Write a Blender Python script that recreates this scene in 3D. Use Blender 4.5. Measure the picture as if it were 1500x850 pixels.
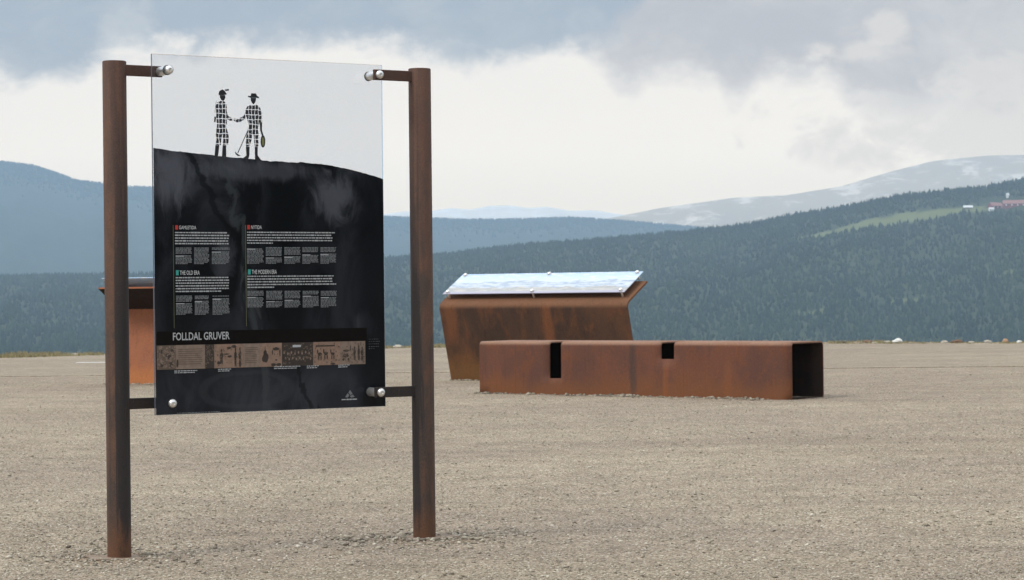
import bpy, bmesh, math, random
import numpy as np
from mathutils import Matrix, Vector, noise as mnoise

for _o in list(bpy.data.objects):
    bpy.data.objects.remove(_o)
scene = bpy.context.scene
COL = scene.collection
random.seed(7)
RNG = np.random.default_rng(7)
R = math.radians

# ------------------------------------------------------------------ camera
F = 3500.0                                   # focal length in pixels of a 1500 px wide frame
EYE = Vector((0.0, 0.0, 1.0))
PITCH = math.atan(7 / F)
ROLL = R(-0.62)
CAM_M = Matrix.Rotation(PITCH, 3, 'X') @ Matrix.Rotation(R(90), 3, 'X') @ Matrix.Rotation(ROLL, 3, 'Z')
cam_d = bpy.data.cameras.new('camera')
cam_d.sensor_width = 36.0
cam_d.lens = 36.0 * F / 1500.0
cam_d.clip_start = 0.1
cam_d.clip_end = 40000.0
cam_d.dof.use_dof = True
cam_d.dof.focus_distance = 9.6
cam_d.dof.aperture_fstop = 17.0
cam = bpy.data.objects.new('camera', cam_d)
cam.matrix_world = Matrix.Translation(EYE) @ CAM_M.to_4x4()
COL.objects.link(cam)
scene.camera = cam

# ------------------------------------------------------------------ colour management / sun direction
scene.view_settings.view_transform = 'Standard'
scene.view_settings.look = 'None'
scene.view_settings.exposure = 0.0
scene.view_settings.gamma = 1.0
scene.view_settings.use_curve_mapping = False
SUN_EL, SUN_ROT = R(48), R(240)              # behind the camera, to the left
sun_d = bpy.data.lights.new('sun', 'SUN')
sun_d.energy = 2.0
sun_d.angle = R(16)
sun_d.color = (1.0, 0.95, 0.87)
sun = bpy.data.objects.new('sun', sun_d)
_sd = Vector((math.sin(SUN_ROT) * math.cos(SUN_EL), math.cos(SUN_ROT) * math.cos(SUN_EL), math.sin(SUN_EL)))
sun.rotation_euler = _sd.to_track_quat('Z', 'Y').to_euler()
sun.location = _sd * 300
COL.objects.link(sun)
scene.cycles.volume_bounces = 1
scene.cycles.max_bounces = 8
scene.cycles.transparent_max_bounces = 12
scene.cycles.use_denoising = True


def ray(px, py):
    d = CAM_M @ Vector(((px - 750) / F, (425 - py) / F, -1.0))
    return d


def st(px, py):
    d = ray(px, py)
    return d.x / d.y, d.z / d.y


def at_depth(px, py, y):
    d = ray(px, py)
    return EYE + d * (y / d.y)


def on_ground(px, py, z=0.0):
    d = ray(px, py)
    return EYE + d * ((z - EYE.z) / d.z)


# ------------------------------------------------------------------ node helpers
class NT:
    def __init__(self, tree):
        self.t = tree
        self.n = tree.nodes
        self.l = tree.links

    def node(self, kind, props=None, **ins):
        nd = self.n.new(kind)
        for k, v in (props or {}).items():
            setattr(nd, k, v)
        for k, v in ins.items():
            self.put(nd, k, v)
        return nd

    def put(self, nd, key, v):
        key = int(key[1:]) if isinstance(key, str) and key[:1] == 'i' and key[1:].isdigit() else key.replace('_', ' ') if isinstance(key, str) else key
        s = nd.inputs[key]
        if isinstance(v, bpy.types.NodeSocket):
            self.l.new(v, s)
        elif hasattr(s, 'default_value') and hasattr(s.default_value, '__len__') and not isinstance(v, (int, float)) and len(s.default_value) == 4 and len(v) == 3:
            s.default_value = (*v, 1.0)
        else:
            s.default_value = v

    def math(self, op, a, b=0.0, c=None, clamp=False):
        nd = self.n.new('ShaderNodeMath')
        nd.operation = op
        nd.use_clamp = clamp
        self.put(nd, 'i0', a)
        if op not in ('SINE', 'FRACT', 'ABSOLUTE', 'SQRT', 'FLOOR'):
            self.put(nd, 'i1', b)
        if c is not None:
            self.put(nd, 'i2', c)
        return nd.outputs[0]

    def mix(self, fac, a, b, blend='MIX'):
        nd = self.n.new('ShaderNodeMix')
        nd.data_type = 'RGBA'
        nd.blend_type = blend
        self.put(nd, 'i0', fac)
        self.put(nd, 'i6', a)
        self.put(nd, 'i7', b)
        return nd.outputs[2]

    def noise(self, vec, scale, detail=4.0, rough=0.55, dist=0.0):
        nd = self.node('ShaderNodeTexNoise', Vector=vec, Scale=scale, Detail=detail, Roughness=rough, Distortion=dist)
        return nd.outputs['Fac']

    def smooth(self, v, a, b, lo=0.0, hi=1.0):
        nd = self.node('ShaderNodeMapRange', {'interpolation_type': 'SMOOTHSTEP'})
        self.put(nd, 'i0', v)
        for k, x in zip((1, 2, 3, 4), (a, b, lo, hi)):
            nd.inputs[k].default_value = x
        return nd.outputs[0]

    def scaled(self, vec, sx, sy, sz):
        nd = self.node('ShaderNodeMapping', Vector=vec)
        nd.inputs['Scale'].default_value = (sx, sy, sz)
        return nd.outputs[0]

    def coord(self, which='Object'):
        return self.node('ShaderNodeTexCoord').outputs[which]

    def sep(self, v):
        return self.node('ShaderNodeSeparateXYZ', Vector=v).outputs

    def comb(self, x, y, z):
        return self.node('ShaderNodeCombineXYZ', X=x, Y=y, Z=z).outputs[0]

    def bump(self, h, strength=0.4, dist=0.01):
        return self.node('ShaderNodeBump', Height=h, Strength=strength, Distance=dist).outputs[0]


def new_mat(name):
    m = bpy.data.materials.new(name)
    m.use_nodes = True
    m.node_tree.nodes.clear()
    return m, NT(m.node_tree)


def finish(m, t, **bsdf):
    b = t.node('ShaderNodeBsdfPrincipled')
    for k, v in bsdf.items():
        t.put(b, k, v)
    o = t.node('ShaderNodeOutputMaterial')
    t.l.new(b.outputs[0], o.inputs[0])
    return m


def plain(name, col, rough=0.5, metal=0.0, var=0.12, scale=40.0, spec=0.5):
    m, t = new_mat(name)
    n = t.noise(t.coord(), scale, 3)
    c = t.mix(n, tuple(x * (1 - var) for x in col), tuple(x * (1 + var) for x in col))
    return finish(m, t, Base_Color=c, Roughness=rough, Metallic=metal, Specular_IOR_Level=spec)


# ------------------------------------------------------------------ world: Nishita sky behind a broken cloud deck
HAZE_FAR, HAZE_TOP, HAZE_DENSITY = 7700.0, 455.0, 1.55e-4
HAZE_COLOR = (0.58, 0.78, 1.0)
HAZE_GLOW = (0.34, 0.54, 0.75)                 # brightness of an endless depth of that air
DOME_0, DOME_K = 0.80, 0.85
world = bpy.data.worlds.new('World')
scene.world = world
world.use_nodes = True
world.node_tree.nodes.clear()
w = NT(world.node_tree)
gen = w.coord('Generated')
gx, gy, gz = w.sep(gen)
yy = w.math('MAXIMUM', gy, 0.05)
S = w.math('DIVIDE', gx, yy)
T = w.math('DIVIDE', gz, yy)
stv = w.comb(S, w.math('MULTIPLY', T, 1.7), 0.0)
n_big = w.noise(stv, 9.0, 6, 0.6, 0.4)
n_mid = w.noise(w.comb(S, w.math('MULTIPLY', T, 1.5), 3.7), 26.0, 7, 0.62, 0.6)
n_fine = w.noise(w.comb(S, w.math('MULTIPLY', T, 1.3), 9.1), 60.0, 5, 0.6, 0.3)


def boundary(pts):
    """height of a cloud edge (tangent of its elevation) as a curve over the compass direction"""
    pp = [st(*p) for p in pts]
    nd = w.n.new('ShaderNodeFloatCurve')
    cv = nd.mapping.curves[0]
    xs = [((s + 0.3) / 0.6, t / 0.25 + 0.2) for s, t in pp]
    while len(cv.points) > 2:
        cv.points.remove(cv.points[-1])
    cv.points[0].location = xs[0]
    cv.points[1].location = xs[-1]
    for x in xs[1:-1]:
        cv.points.new(*x)
    nd.mapping.use_clip = False
    nd.mapping.update()
    w.put(nd, 'Value', w.math('DIVIDE', w.math('ADD', S, 0.3), 0.6, clamp=True))
    return w.math('MULTIPLY', w.math('SUBTRACT', nd.outputs[0], 0.2), 0.25)


def blob(px, py, rx, ry):
    s0, t0 = st(px, py)
    a = w.math('DIVIDE', w.math('SUBTRACT', S, s0), rx / F)
    b = w.math('DIVIDE', w.math('SUBTRACT', T, t0), ry / F)
    q = w.math('ADD', w.math('MULTIPLY', a, a), w.math('MULTIPLY', b, b))
    q = w.math('ADD', q, w.math('ADD', w.math('MULTIPLY', w.math('SUBTRACT', n_mid, 0.5), 4.5), w.math('MULTIPLY', w.math('SUBTRACT', n_fine, 0.5), 3.0)))
    return w.smooth(q, 1.5, 0.0)


B1 = boundary([(-200, 90), (0, 112), (60, 120), (110, 118), (150, 80), (210, 72), (350, 70), (480, 66), (560, 72), (640, 86), (720, 94),
               (800, 84), (850, 74), (900, 50), (940, 10), (990, -60), (1200, -120), (1700, -160)])
B2 = boundary([(400, -200), (720, -40), (780, 40), (840, 70), (880, 96), (920, 130), (960, 120), (1040, 116), (1075, 150), (1115, 122),
               (1160, 118), (1225, 120), (1250, 146), (1300, 158), (1350, 162), (1400, 150), (1450, 165), (1500, 155), (1700, 150)])
wob = w.math('ADD', w.math('MULTIPLY', w.math('SUBTRACT', n_mid, 0.5), 0.022), w.math('MULTIPLY', w.math('SUBTRACT', n_fine, 0.5), 0.020))
d1 = w.math('ADD', w.math('SUBTRACT', T, B1), wob)
d2 = w.math('ADD', w.math('SUBTRACT', T, B2), wob)
m1 = w.smooth(d1, -0.0060, 0.0095)
m2 = w.smooth(d2, -0.0075, 0.0135)
SKY_WHITE = (0.865, 0.86, 0.84)
SKY_LOW = (0.79, 0.80, 0.79)
SKY_BLUE = (0.385, 0.475, 0.575)
SKY_BLUE_LIGHT = (0.50, 0.575, 0.64)
SKY_GREY = (0.49, 0.53, 0.59)
SKY_GREY_LIGHT = (0.64, 0.665, 0.695)
c = w.mix(w.smooth(T, 0.074, 0.030), SKY_WHITE, SKY_LOW)
c = w.mix(w.math('MULTIPLY', blob(1480, 190, 330, 60), 0.65), c, (0.615, 0.635, 0.655))
c = w.mix(w.math('MULTIPLY', w.smooth(n_big, 0.35, 0.75), 0.18), c, (0.74, 0.76, 0.78))
grey = w.mix(w.smooth(w.math('ADD', w.math('MULTIPLY', n_big, 0.6), w.math('MULTIPLY', n_mid, 0.4)), 0.38, 0.66), SKY_GREY, SKY_GREY_LIGHT)
grey = w.mix(w.math('MULTIPLY', blob(1262, 78, 62, 17), 0.6), grey, (0.76, 0.755, 0.74))
grey = w.mix(w.math('MULTIPLY', blob(1300, 42, 30, 26), 0.6), grey, (0.76, 0.755, 0.74))
grey = w.mix(w.math('MULTIPLY', blob(1450, 115, 90, 40), 0.55), grey, (0.76, 0.755, 0.74))
c = w.mix(m2, c, grey)
blue = w.mix(w.smooth(w.math('ADD', w.math('MULTIPLY', n_big, 0.6), w.math('MULTIPLY', n_mid, 0.4)), 0.44, 0.70), SKY_BLUE, SKY_BLUE_LIGHT)
blue = w.mix(w.math('MULTIPLY', blob(185, 60, 45, 70), 0.45), blue, (0.62, 0.67, 0.70))
c = w.mix(m1, c, blue)
# the rest of the dome: bright broken overcast
n_dome = w.noise(gen, 3.0, 6, 0.6, 0.3)
dome = w.mix(w.smooth(n_dome, 0.35, 0.68), (0.78, 0.86, 0.96), (1.16, 1.17, 1.16))
dome = w.node('ShaderNodeVectorMath', {'operation': 'SCALE'}, i0=dome, Scale=w.math('MULTIPLY_ADD', gz, DOME_K, DOME_0)).outputs[0]
# clouds are seen through the haze: what they must shine with so that the tones above are left behind it
path = w.math('MINIMUM', HAZE_FAR, w.math('DIVIDE', HAZE_TOP, w.math('MAXIMUM', T, 0.002)))
trans = w.math('POWER', math.e, w.math('MULTIPLY', path, -HAZE_DENSITY))
air = w.node('ShaderNodeVectorMath', {'operation': 'SCALE'}, i0=HAZE_GLOW, Scale=w.math('SUBTRACT', 1.0, trans)).outputs[0]
c = w.node('ShaderNodeVectorMath', {'operation': 'SUBTRACT'}, i0=c, i1=air).outputs[0]
c = w.node('ShaderNodeVectorMath', {'operation': 'SCALE'}, i0=c, Scale=w.math('DIVIDE', 1.0, trans)).outputs[0]
c = w.node('ShaderNodeVectorMath', {'operation': 'MAXIMUM'}, i0=c, i1=(0.15, 0.15, 0.15)).outputs[0]
front = w.math('MULTIPLY', w.smooth(gy, 0.25, 0.7), w.smooth(T, 0.30, 0.15))
c = w.mix(front, dome, c)
c10 = w.node('ShaderNodeVectorMath', {'operation': 'SCALE'}, i0=c, Scale=10.0).outputs[0]
sky = w.n.new('ShaderNodeTexSky')
sky.sky_type = 'NISHITA'
sky.sun_disc = False
sky.sun_elevation = SUN_EL
sky.sun_rotation = SUN_ROT
bg_sky = w.node('ShaderNodeBackground', Color=sky.outputs[0], Strength=0.1)
bg_cloud = w.node('ShaderNodeBackground', Color=c10, Strength=0.1)
mx = w.node('ShaderNodeMixShader', Fac=0.94)
w.l.new(bg_sky.outputs[0], mx.inputs[1])
w.l.new(bg_cloud.outputs[0], mx.inputs[2])
wo = w.node('ShaderNodeOutputWorld')
w.l.new(mx.outputs[0], wo.inputs[0])


# ------------------------------------------------------------------ object helpers
def link(name, me, mats, parent=None, loc=None, rotz=0.0):
    o = bpy.data.objects.new(name, me)
    for mm in (mats if isinstance(mats, (list, tuple)) else [mats]):
        me.materials.append(mm)
    COL.objects.link(o)
    if parent:
        o.parent = parent
    if loc is not None:
        o.location = loc
    o.rotation_euler.z = rotz
    return o


def empty(name, loc=(0, 0, 0), rotz=0.0):
    o = bpy.data.objects.new(name, None)
    o.empty_display_size = 0.2
    o.location = loc
    o.rotation_euler.z = rotz
    COL.objects.link(o)
    return o


def tag(o, label=None, cat=None, group=None, kind=None):
    for k, v in (('label', label), ('category', cat), ('group', group), ('kind', kind)):
        if v:
            o[k] = v
    return o


def pymesh(name, verts, faces, smooth=False):
    me = bpy.data.meshes.new(name)
    me.from_pydata([tuple(v) for v in verts], [], [tuple(f) for f in faces])
    me.update()
    if smooth:
        me.polygons.foreach_set('use_smooth', [True] * len(me.polygons))
    return me


def npmesh(name, verts, faces, smooth=False):
    """verts (n,3), faces (m,k) arrays"""
    me = bpy.data.meshes.new(name)
    k = faces.shape[1]
    me.vertices.add(len(verts))
    me.vertices.foreach_set('co', np.ascontiguousarray(verts, dtype=np.float32).ravel())
    me.loops.add(faces.size)
    me.loops.foreach_set('vertex_index', np.ascontiguousarray(faces, dtype=np.int32).ravel())
    me.polygons.add(len(faces))
    me.polygons.foreach_set('loop_start', np.arange(0, faces.size, k, dtype=np.int32))
    me.polygons.foreach_set('loop_total', np.full(len(faces), k, dtype=np.int32))
    if smooth:
        me.polygons.foreach_set('use_smooth', np.ones(len(faces), dtype=bool))
    me.update()
    me.validate()
    return me


def face_attr(me, name, values):
    a = me.attributes.new(name, 'FLOAT', 'FACE')
    a.data.foreach_set('value', np.ascontiguousarray(values, dtype=np.float32))


def point_attr(me, name, values):
    a = me.attributes.new(name, 'FLOAT', 'POINT')
    a.data.foreach_set('value', np.ascontiguousarray(values, dtype=np.float32))


def add_box(bm, lo, hi):
    vs = [bm.verts.new((x, y, z)) for z in (lo[2], hi[2]) for y in (lo[1], hi[1]) for x in (lo[0], hi[0])]
    for f in ((0, 2, 3, 1), (4, 5, 7, 6), (0, 1, 5, 4), (2, 6, 7, 3), (0, 4, 6, 2), (1, 3, 7, 5)):
        bm.faces.new([vs[i] for i in f])
    return vs


def bm_mesh(name, bm, bevel=0.0, segs=2, smooth=False):
    if bevel:
        bmesh.ops.bevel(bm, geom=bm.edges[:], offset=bevel, segments=segs, profile=0.6, affect='EDGES')
    bmesh.ops.recalc_face_normals(bm, faces=bm.faces)
    me = bpy.data.meshes.new(name)
    bm.to_mesh(me)
    bm.free()
    if smooth:
        me.polygons.foreach_set('use_smooth', [True] * len(me.polygons))
        me.set_sharp_from_angle(angle=R(35))
    return me


def lathe(name, prof, n=24, axis='Z', smooth=True):
    """profile (r, h) turned round an axis"""
    V, Fc = [], []
    for r, h in prof:
        for i in range(n):
            a = 2 * math.pi * i / n
            x, y = r * math.cos(a), r * math.sin(a)
            V.append((x, y, h) if axis == 'Z' else (x, -h, y))
    for j in range(len(prof) - 1):
        for i in range(n):
            a, b = j * n + i, j * n + (i + 1) % n
            Fc.append((a, b, b + n, a + n))
    Fc.append(tuple(range(n))[::-1])
    Fc.append(tuple(range((len(prof) - 1) * n, len(prof) * n)))
    me = pymesh(name, V, Fc, smooth)
    bm = bmesh.new()
    bm.from_mesh(me)
    bmesh.ops.recalc_face_normals(bm, faces=bm.faces)
    bm.to_mesh(me)
    bm.free()
    if smooth:
        me.set_sharp_from_angle(angle=R(40))
    return me


# ------------------------------------------------------------------ materials
def rust(name, base, dark, orange, amount=0.45, scale=3.0, streak=1.0, low=None, low_h=0.3, patches=(), rough=0.82, grain=220.0, lit_tint=None, runs=0.45):
    """weathered steel: blotches, runs down the face and an orange tide mark near the ground"""
    m, t = new_mat(name)
    oc = t.coord()
    sv = t.scaled(oc, 1, 1, 1.0 / streak)
    n1 = t.noise(sv, scale, 6, 0.62, 0.5)
    n2 = t.noise(t.scaled(oc, 1.3, 1.3, 1.3 / streak), scale * 2.3, 6, 0.65, 0.8)
    n3 = t.noise(oc, grain, 3, 0.6)
    c = t.mix(t.smooth(n1, 0.36, 0.64), base, dark)
    c = t.mix(t.math('MULTIPLY', t.smooth(n2, 0.46, 0.68), amount), c, orange)
    if low:
        _, _, z = t.sep(oc)
        zz = t.math('ADD', z, t.math('MULTIPLY', t.math('SUBTRACT', n1, 0.5), low_h * 1.2))
        c = t.mix(t.math('MULTIPLY', t.smooth(zz, low_h, 0.02), 0.8), c, low)
    ox, oy, oz = t.sep(oc)
    for (x0, wd, z0, z1, col, k) in patches:           # rust runs at fixed places along the sheet
        xx = t.math('ADD', t.math('SUBTRACT', ox, x0), t.math('MULTIPLY', t.math('SUBTRACT', n1, 0.5), wd * 2.2))
        f = t.smooth(t.math('ABSOLUTE', xx), wd, wd * 0.25)
        f = t.math('MULTIPLY', f, t.math('MULTIPLY', t.smooth(oz, z0 - 0.12, z0 + 0.12), t.smooth(oz, z1 + 0.10, z1 - 0.10)))
        c = t.mix(t.math('MULTIPLY', f, k), c, col)
    if lit_tint:                                                    # brighter colour painted in for light on the upper side
        c = t.mix(t.math('MULTIPLY', t.smooth(oz, lit_tint[0], lit_tint[1]), t.smooth(n1, 0.15, 0.6, 0.45, 0.85)), c, lit_tint[2])
    c = t.mix(t.math('MULTIPLY', t.smooth(n3, 0.3, 0.72), 0.35), c, t.mix(1.0, c, (0.55, 0.5, 0.48), 'MULTIPLY'))
    n4 = t.noise(oc, grain * 0.22, 5, 0.7)
    n5 = t.noise(t.scaled(oc, 1, 1, 0.045), scale * 16.0, 4, 0.65)
    c = t.mix(t.math('MULTIPLY', t.smooth(n4, 0.48, 0.66), 0.60), c, t.mix(1.0, c, (1.45, 1.25, 1.10), 'MULTIPLY'))
    c = t.mix(t.math('MULTIPLY', t.smooth(n5, 0.54, 0.70), runs), c, t.mix(1.0, c, (0.55, 0.50, 0.50), 'MULTIPLY'))
    b = t.bump(t.math('ADD', n3, t.math('MULTIPLY', n2, 1.5)), 0.25, 0.003)
    return finish(m, t, Base_Color=c, Roughness=t.smooth(n2, 0.3, 0.7, rough - 0.12, rough + 0.08), Metallic=0.0, Normal=b, Specular_IOR_Level=0.16)


M_BENCH = rust('bench_rust', (0.150, 0.064, 0.041), (0.112, 0.054, 0.040), (0.185, 0.072, 0.034), 0.5, 2.6, 1.6, low=(0.19, 0.078, 0.034), low_h=0.26, lit_tint=(0.485, 0.520, (0.30, 0.185, 0.130)), runs=0.30,  # top rounding coloured paler, painting in the brighter sky light there
               patches=((1.84, 0.06, 0.0, 0.6, (0.066, 0.046, 0.040), 0.7), (2.22, 0.045, -0.1, 0.30, (0.25, 0.09, 0.034), 0.6), (2.9, 0.06, -0.1, 0.36, (0.22, 0.085, 0.036), 0.45)))
def post_rust():
    """rusty tube with long soft runs and a dark strip of mill scale down one side"""
    m, t = new_mat('post_rust')
    oc = t.coord()
    x, y, z = t.sep(oc)
    run = t.noise(t.scaled(oc, 1, 1, 0.035), 26.0, 4, 0.6, 0.3)
    run2 = t.noise(t.scaled(oc, 1, 1, 0.10), 60.0, 4, 0.65, 0.2)
    blot = t.noise(t.scaled(oc, 1, 1, 0.45), 11.0, 6, 0.65, 0.6)
    pit = t.noise(oc, 170.0, 4, 0.7)
    c = t.mix(t.smooth(blot, 0.36, 0.64), (0.060, 0.041, 0.033), (0.105, 0.055, 0.036))
    c = t.mix(t.math('MULTIPLY', t.smooth(run, 0.44, 0.62), 0.55), c, (0.045, 0.037, 0.033))
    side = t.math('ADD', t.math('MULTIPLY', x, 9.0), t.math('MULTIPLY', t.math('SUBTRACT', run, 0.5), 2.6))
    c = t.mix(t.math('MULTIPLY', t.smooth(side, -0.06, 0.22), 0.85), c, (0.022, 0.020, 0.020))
    c = t.mix(t.math('MULTIPLY', t.smooth(run2, 0.58, 0.72), 0.5), c, (0.125, 0.066, 0.040))
    zz = t.math('ADD', z, t.math('MULTIPLY', t.math('SUBTRACT', blot, 0.5), 0.5))
    c = t.mix(t.math('MULTIPLY', t.smooth(zz, 0.9, 1.9), 0.55), c, (0.112, 0.056, 0.038))
    c = t.mix(t.math('MULTIPLY', t.smooth(zz, 0.14, 0.0), 0.8), c, (0.125, 0.056, 0.027))
    c = t.mix(t.math('MULTIPLY', t.smooth(pit, 0.50, 0.68), 0.55), c, t.mix(1.0, c, (1.7, 1.45, 1.3), 'MULTIPLY'))
    c = t.mix(t.math('MULTIPLY', t.smooth(pit, 0.46, 0.32), 0.45), c, t.mix(1.0, c, (0.5, 0.5, 0.5), 'MULTIPLY'))
    return finish(m, t, Base_Color=c, Roughness=0.7, Normal=t.bump(pit, 0.3, 0.003), Specular_IOR_Level=0.25)


M_POST = post_rust()
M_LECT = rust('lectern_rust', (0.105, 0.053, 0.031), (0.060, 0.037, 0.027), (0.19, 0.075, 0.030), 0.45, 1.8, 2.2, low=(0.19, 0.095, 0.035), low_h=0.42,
              lit_tint=(0.835, 0.885, (0.185, 0.092, 0.050)),  # orange fold, its colour brightened to paint in the grazing light
              patches=((0.14, 0.15, 0.45, 1.2, (0.205, 0.080, 0.036), 0.6), (1.52, 0.11, 0.2, 1.2, (0.205, 0.080, 0.036), 0.7)))
M_LECT2 = rust('lectern_rust_orange', (0.30, 0.118, 0.062), (0.25, 0.100, 0.056), (0.36, 0.135, 0.058), 0.5, 2.0, 1.6, low=(0.40, 0.155, 0.055), low_h=0.3)
M_DARK_STEEL = rust('dark_steel', (0.028, 0.017, 0.012), (0.018, 0.013, 0.010), (0.055, 0.024, 0.013), 0.35, 3.0, 1.0)  # darker steel for the bench inside and the lectern underside
M_DUSTY = rust('dusty_rust', (0.27, 0.215, 0.165), (0.22, 0.165, 0.125), (0.32, 0.265, 0.205), 0.7, 14.0, 1.0)
M_STEEL = plain('stainless_steel', (0.80, 0.79, 0.77), 0.34, 0.85, 0.06, 90)
M_SOCKET = plain('socket_shadow', (0.05, 0.05, 0.05), 0.5, 1.0)
M_RUBBER = plain('rubber_gasket', (0.02, 0.02, 0.02), 0.7)
M_WHITE = plain('white_print', (0.60, 0.61, 0.62), 0.35, 0, 0.05)
M_LIGHTGREY = plain('pale_grey_print', (0.40, 0.415, 0.43), 0.35, 0, 0.1)
M_GREY = plain('grey_print', (0.16, 0.17, 0.18), 0.35, 0, 0.25, 200)
M_DIM = plain('dim_print', (0.10, 0.105, 0.115), 0.35, 0, 0.3, 200)
M_RED = plain('red_print', (0.42, 0.03, 0.02), 0.35)
M_TEAL = plain('teal_print', (0.03, 0.30, 0.27), 0.35)
M_OLIVE = plain('olive_print', (0.10, 0.11, 0.05), 0.35)
M_INK = plain('black_print', (0.012, 0.014, 0.019), 0.3, 0, 0.3)
M_BAND = plain('dark_brown_print', (0.0055, 0.0045, 0.0045), 0.2, 0, 0.3, 30, 0.14)
M_TAN = plain('sepia_print', (0.215, 0.158, 0.124), 0.35, 0, 0.45, 60)
M_TAN2 = plain('warm_sepia_print', (0.245, 0.158, 0.116), 0.35, 0, 0.45, 55)
M_SEPIA_DK = plain('dark_sepia_print', (0.035, 0.026, 0.022), 0.35, 0, 0.4, 60)
M_SEPIA_MID = plain('mid_sepia_print', (0.12, 0.085, 0.065), 0.35, 0, 0.4, 60)


def mine_print():
    m, t = new_mat('mine_print')
    oc = t.coord()
    x, y, z = t.sep(oc)
    n1 = t.noise(t.scaled(oc, 1.0, 1, 0.55), 4.2, 7, 0.6, 1.1)
    n2 = t.noise(t.scaled(oc, 1.2, 1, 0.5), 9.0, 6, 0.62, 1.6)
    n3 = t.noise(oc, 70, 3, 0.6)
    up = t.smooth(z, 0.72, 1.02)
    dn = t.smooth(z, 0.20, 0.08)
    f = t.math('MULTIPLY', t.smooth(n1, 0.36, 0.70), t.math('ADD', 0.34, t.math('ADD', t.math('MULTIPLY', up, 1.0), t.math('MULTIPLY', dn, 0.75))), clamp=True)
    c = t.mix(f, (0.0035, 0.0045, 0.006), (0.058, 0.062, 0.076))
    c = t.mix(t.math('MULTIPLY', t.smooth(n2, 0.55, 0.75), 0.30), c, (0.030, 0.034, 0.042))
    for (bx, bz, rx, rz, kk) in ((0.07, 0.93, 0.085, 0.13, 0.9), (0.80, 0.86, 0.11, 0.10, 0.75), (0.45, 0.96, 0.30, 0.04, 0.45), (0.30, 0.62, 0.05, 0.10, 0.4), (0.93, 0.33, 0.05, 0.06, 0.5)):
        q = t.math('SQRT', t.math('ADD', t.math('POWER', t.math('DIVIDE', t.math('SUBTRACT', x, bx), rx), 2), t.math('POWER', t.math('DIVIDE', t.math('SUBTRACT', z, bz), rz), 2)))
        q = t.smooth(t.math('ADD', q, t.math('MULTIPLY', t.math('SUBTRACT', n2, 0.5), 2.4)), 1.3, 0.3)
        c = t.mix(t.math('MULTIPLY', q, kk), c, (0.095, 0.100, 0.120))
    c = t.mix(t.math('MULTIPLY', t.smooth(z, 0.27, 0.20), 0.55), c, t.mix(n2, (0.010, 0.011, 0.015), (0.030, 0.032, 0.040)))  # grey lift low down paints in the sheen of the reflected gravel
    # timbers and cables of the old gallery
    wv = t.math('ADD', x, t.math('MULTIPLY', t.math('SUBTRACT', n1, 0.5), 0.25))
    k = t.math('ABSOLUTE', t.math('SUBTRACT', t.math('ADD', wv, t.math('MULTIPLY', z, 0.22)), 0.52))
    c = t.mix(t.math('MULTIPLY', t.smooth(k, 0.022, 0.004), 0.6), c, (0.052, 0.058, 0.062))
    k2 = t.math('ABSOLUTE', t.math('SUBTRACT', t.math('ADD', wv, t.math('MULTIPLY', z, 0.55)), 0.72))
    c = t.mix(t.math('MULTIPLY', t.smooth(k2, 0.02, 0.008), 0.7), c, (0.003, 0.004, 0.005))
    r = t.math('SQRT', t.math('ADD', t.math('POWER', t.math('DIVIDE', t.math('SUBTRACT', x, 0.40), 0.20), 2), t.math('POWER', t.math('DIVIDE', t.math('SUBTRACT', z, 0.09), 0.075), 2)))
    ring = t.smooth(t.math('ABSOLUTE', t.math('SUBTRACT', t.math('ADD', r, t.math('MULTIPLY', n1, 0.5)), 1.2)), 0.16, 0.05)
    c = t.mix(t.math('MULTIPLY', ring, 0.25), c, (0.055, 0.058, 0.064))
    # dark mouth of the gallery, right of the middle
    g = t.math('SQRT', t.math('ADD', t.math('POWER', t.math('DIVIDE', t.math('SUBTRACT', wv, 0.56), 0.075), 2), t.math('POWER', t.math('DIVIDE', t.math('SUBTRACT', z, 0.78), 0.13), 2)))
    c = t.mix(t.smooth(g, 1.25, 0.8), c, (0.0035, 0.0045, 0.006))
    g = t.smooth(x, 0.86, 0.95)
    c = t.mix(t.math('MULTIPLY', g, 0.8), c, (0.004, 0.005, 0.007))
    c = t.mix(t.math('MULTIPLY', n3, 0.18), c, (0.022, 0.025, 0.030))
    return finish(m, t, Base_Color=c, Roughness=0.15, Specular_IOR_Level=0.14)


M_MINE = mine_print()


def figure_print():
    """black print broken up by a grid of unprinted lines"""
    m, t = new_mat('tartan_figure_print')
    oc = t.coord()
    n = t.node('ShaderNodeTexNoise', Vector=oc, Scale=38.0, Detail=2.0).outputs['Color']
    v = t.node('ShaderNodeVectorMath', {'operation': 'MULTIPLY_ADD'}, i0=n, i1=(0.012, 0, 0.012), i2=oc).outputs[0]
    x, y, z = t.sep(v)
    lx = t.math('LESS_THAN', t.math('FRACT', t.math('DIVIDE', x, 0.0145)), 0.15)
    lz = t.math('LESS_THAN', t.math('FRACT', t.math('DIVIDE', z, 0.0195)), 0.13)
    g = t.math('MAXIMUM', lx, lz)
    b = t.node('ShaderNodeBsdfPrincipled', Base_Color=(0.012, 0.014, 0.02), Roughness=0.4)
    tr = t.node('ShaderNodeBsdfTransparent')
    mxs = t.node('ShaderNodeMixShader', Fac=g)
    t.l.new(b.outputs[0], mxs.inputs[1])
    t.l.new(tr.outputs[0], mxs.inputs[2])
    o = t.node('ShaderNodeOutputMaterial')
    t.l.new(mxs.outputs[0], o.inputs[0])
    return m


M_FIGURE = figure_print()


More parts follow.
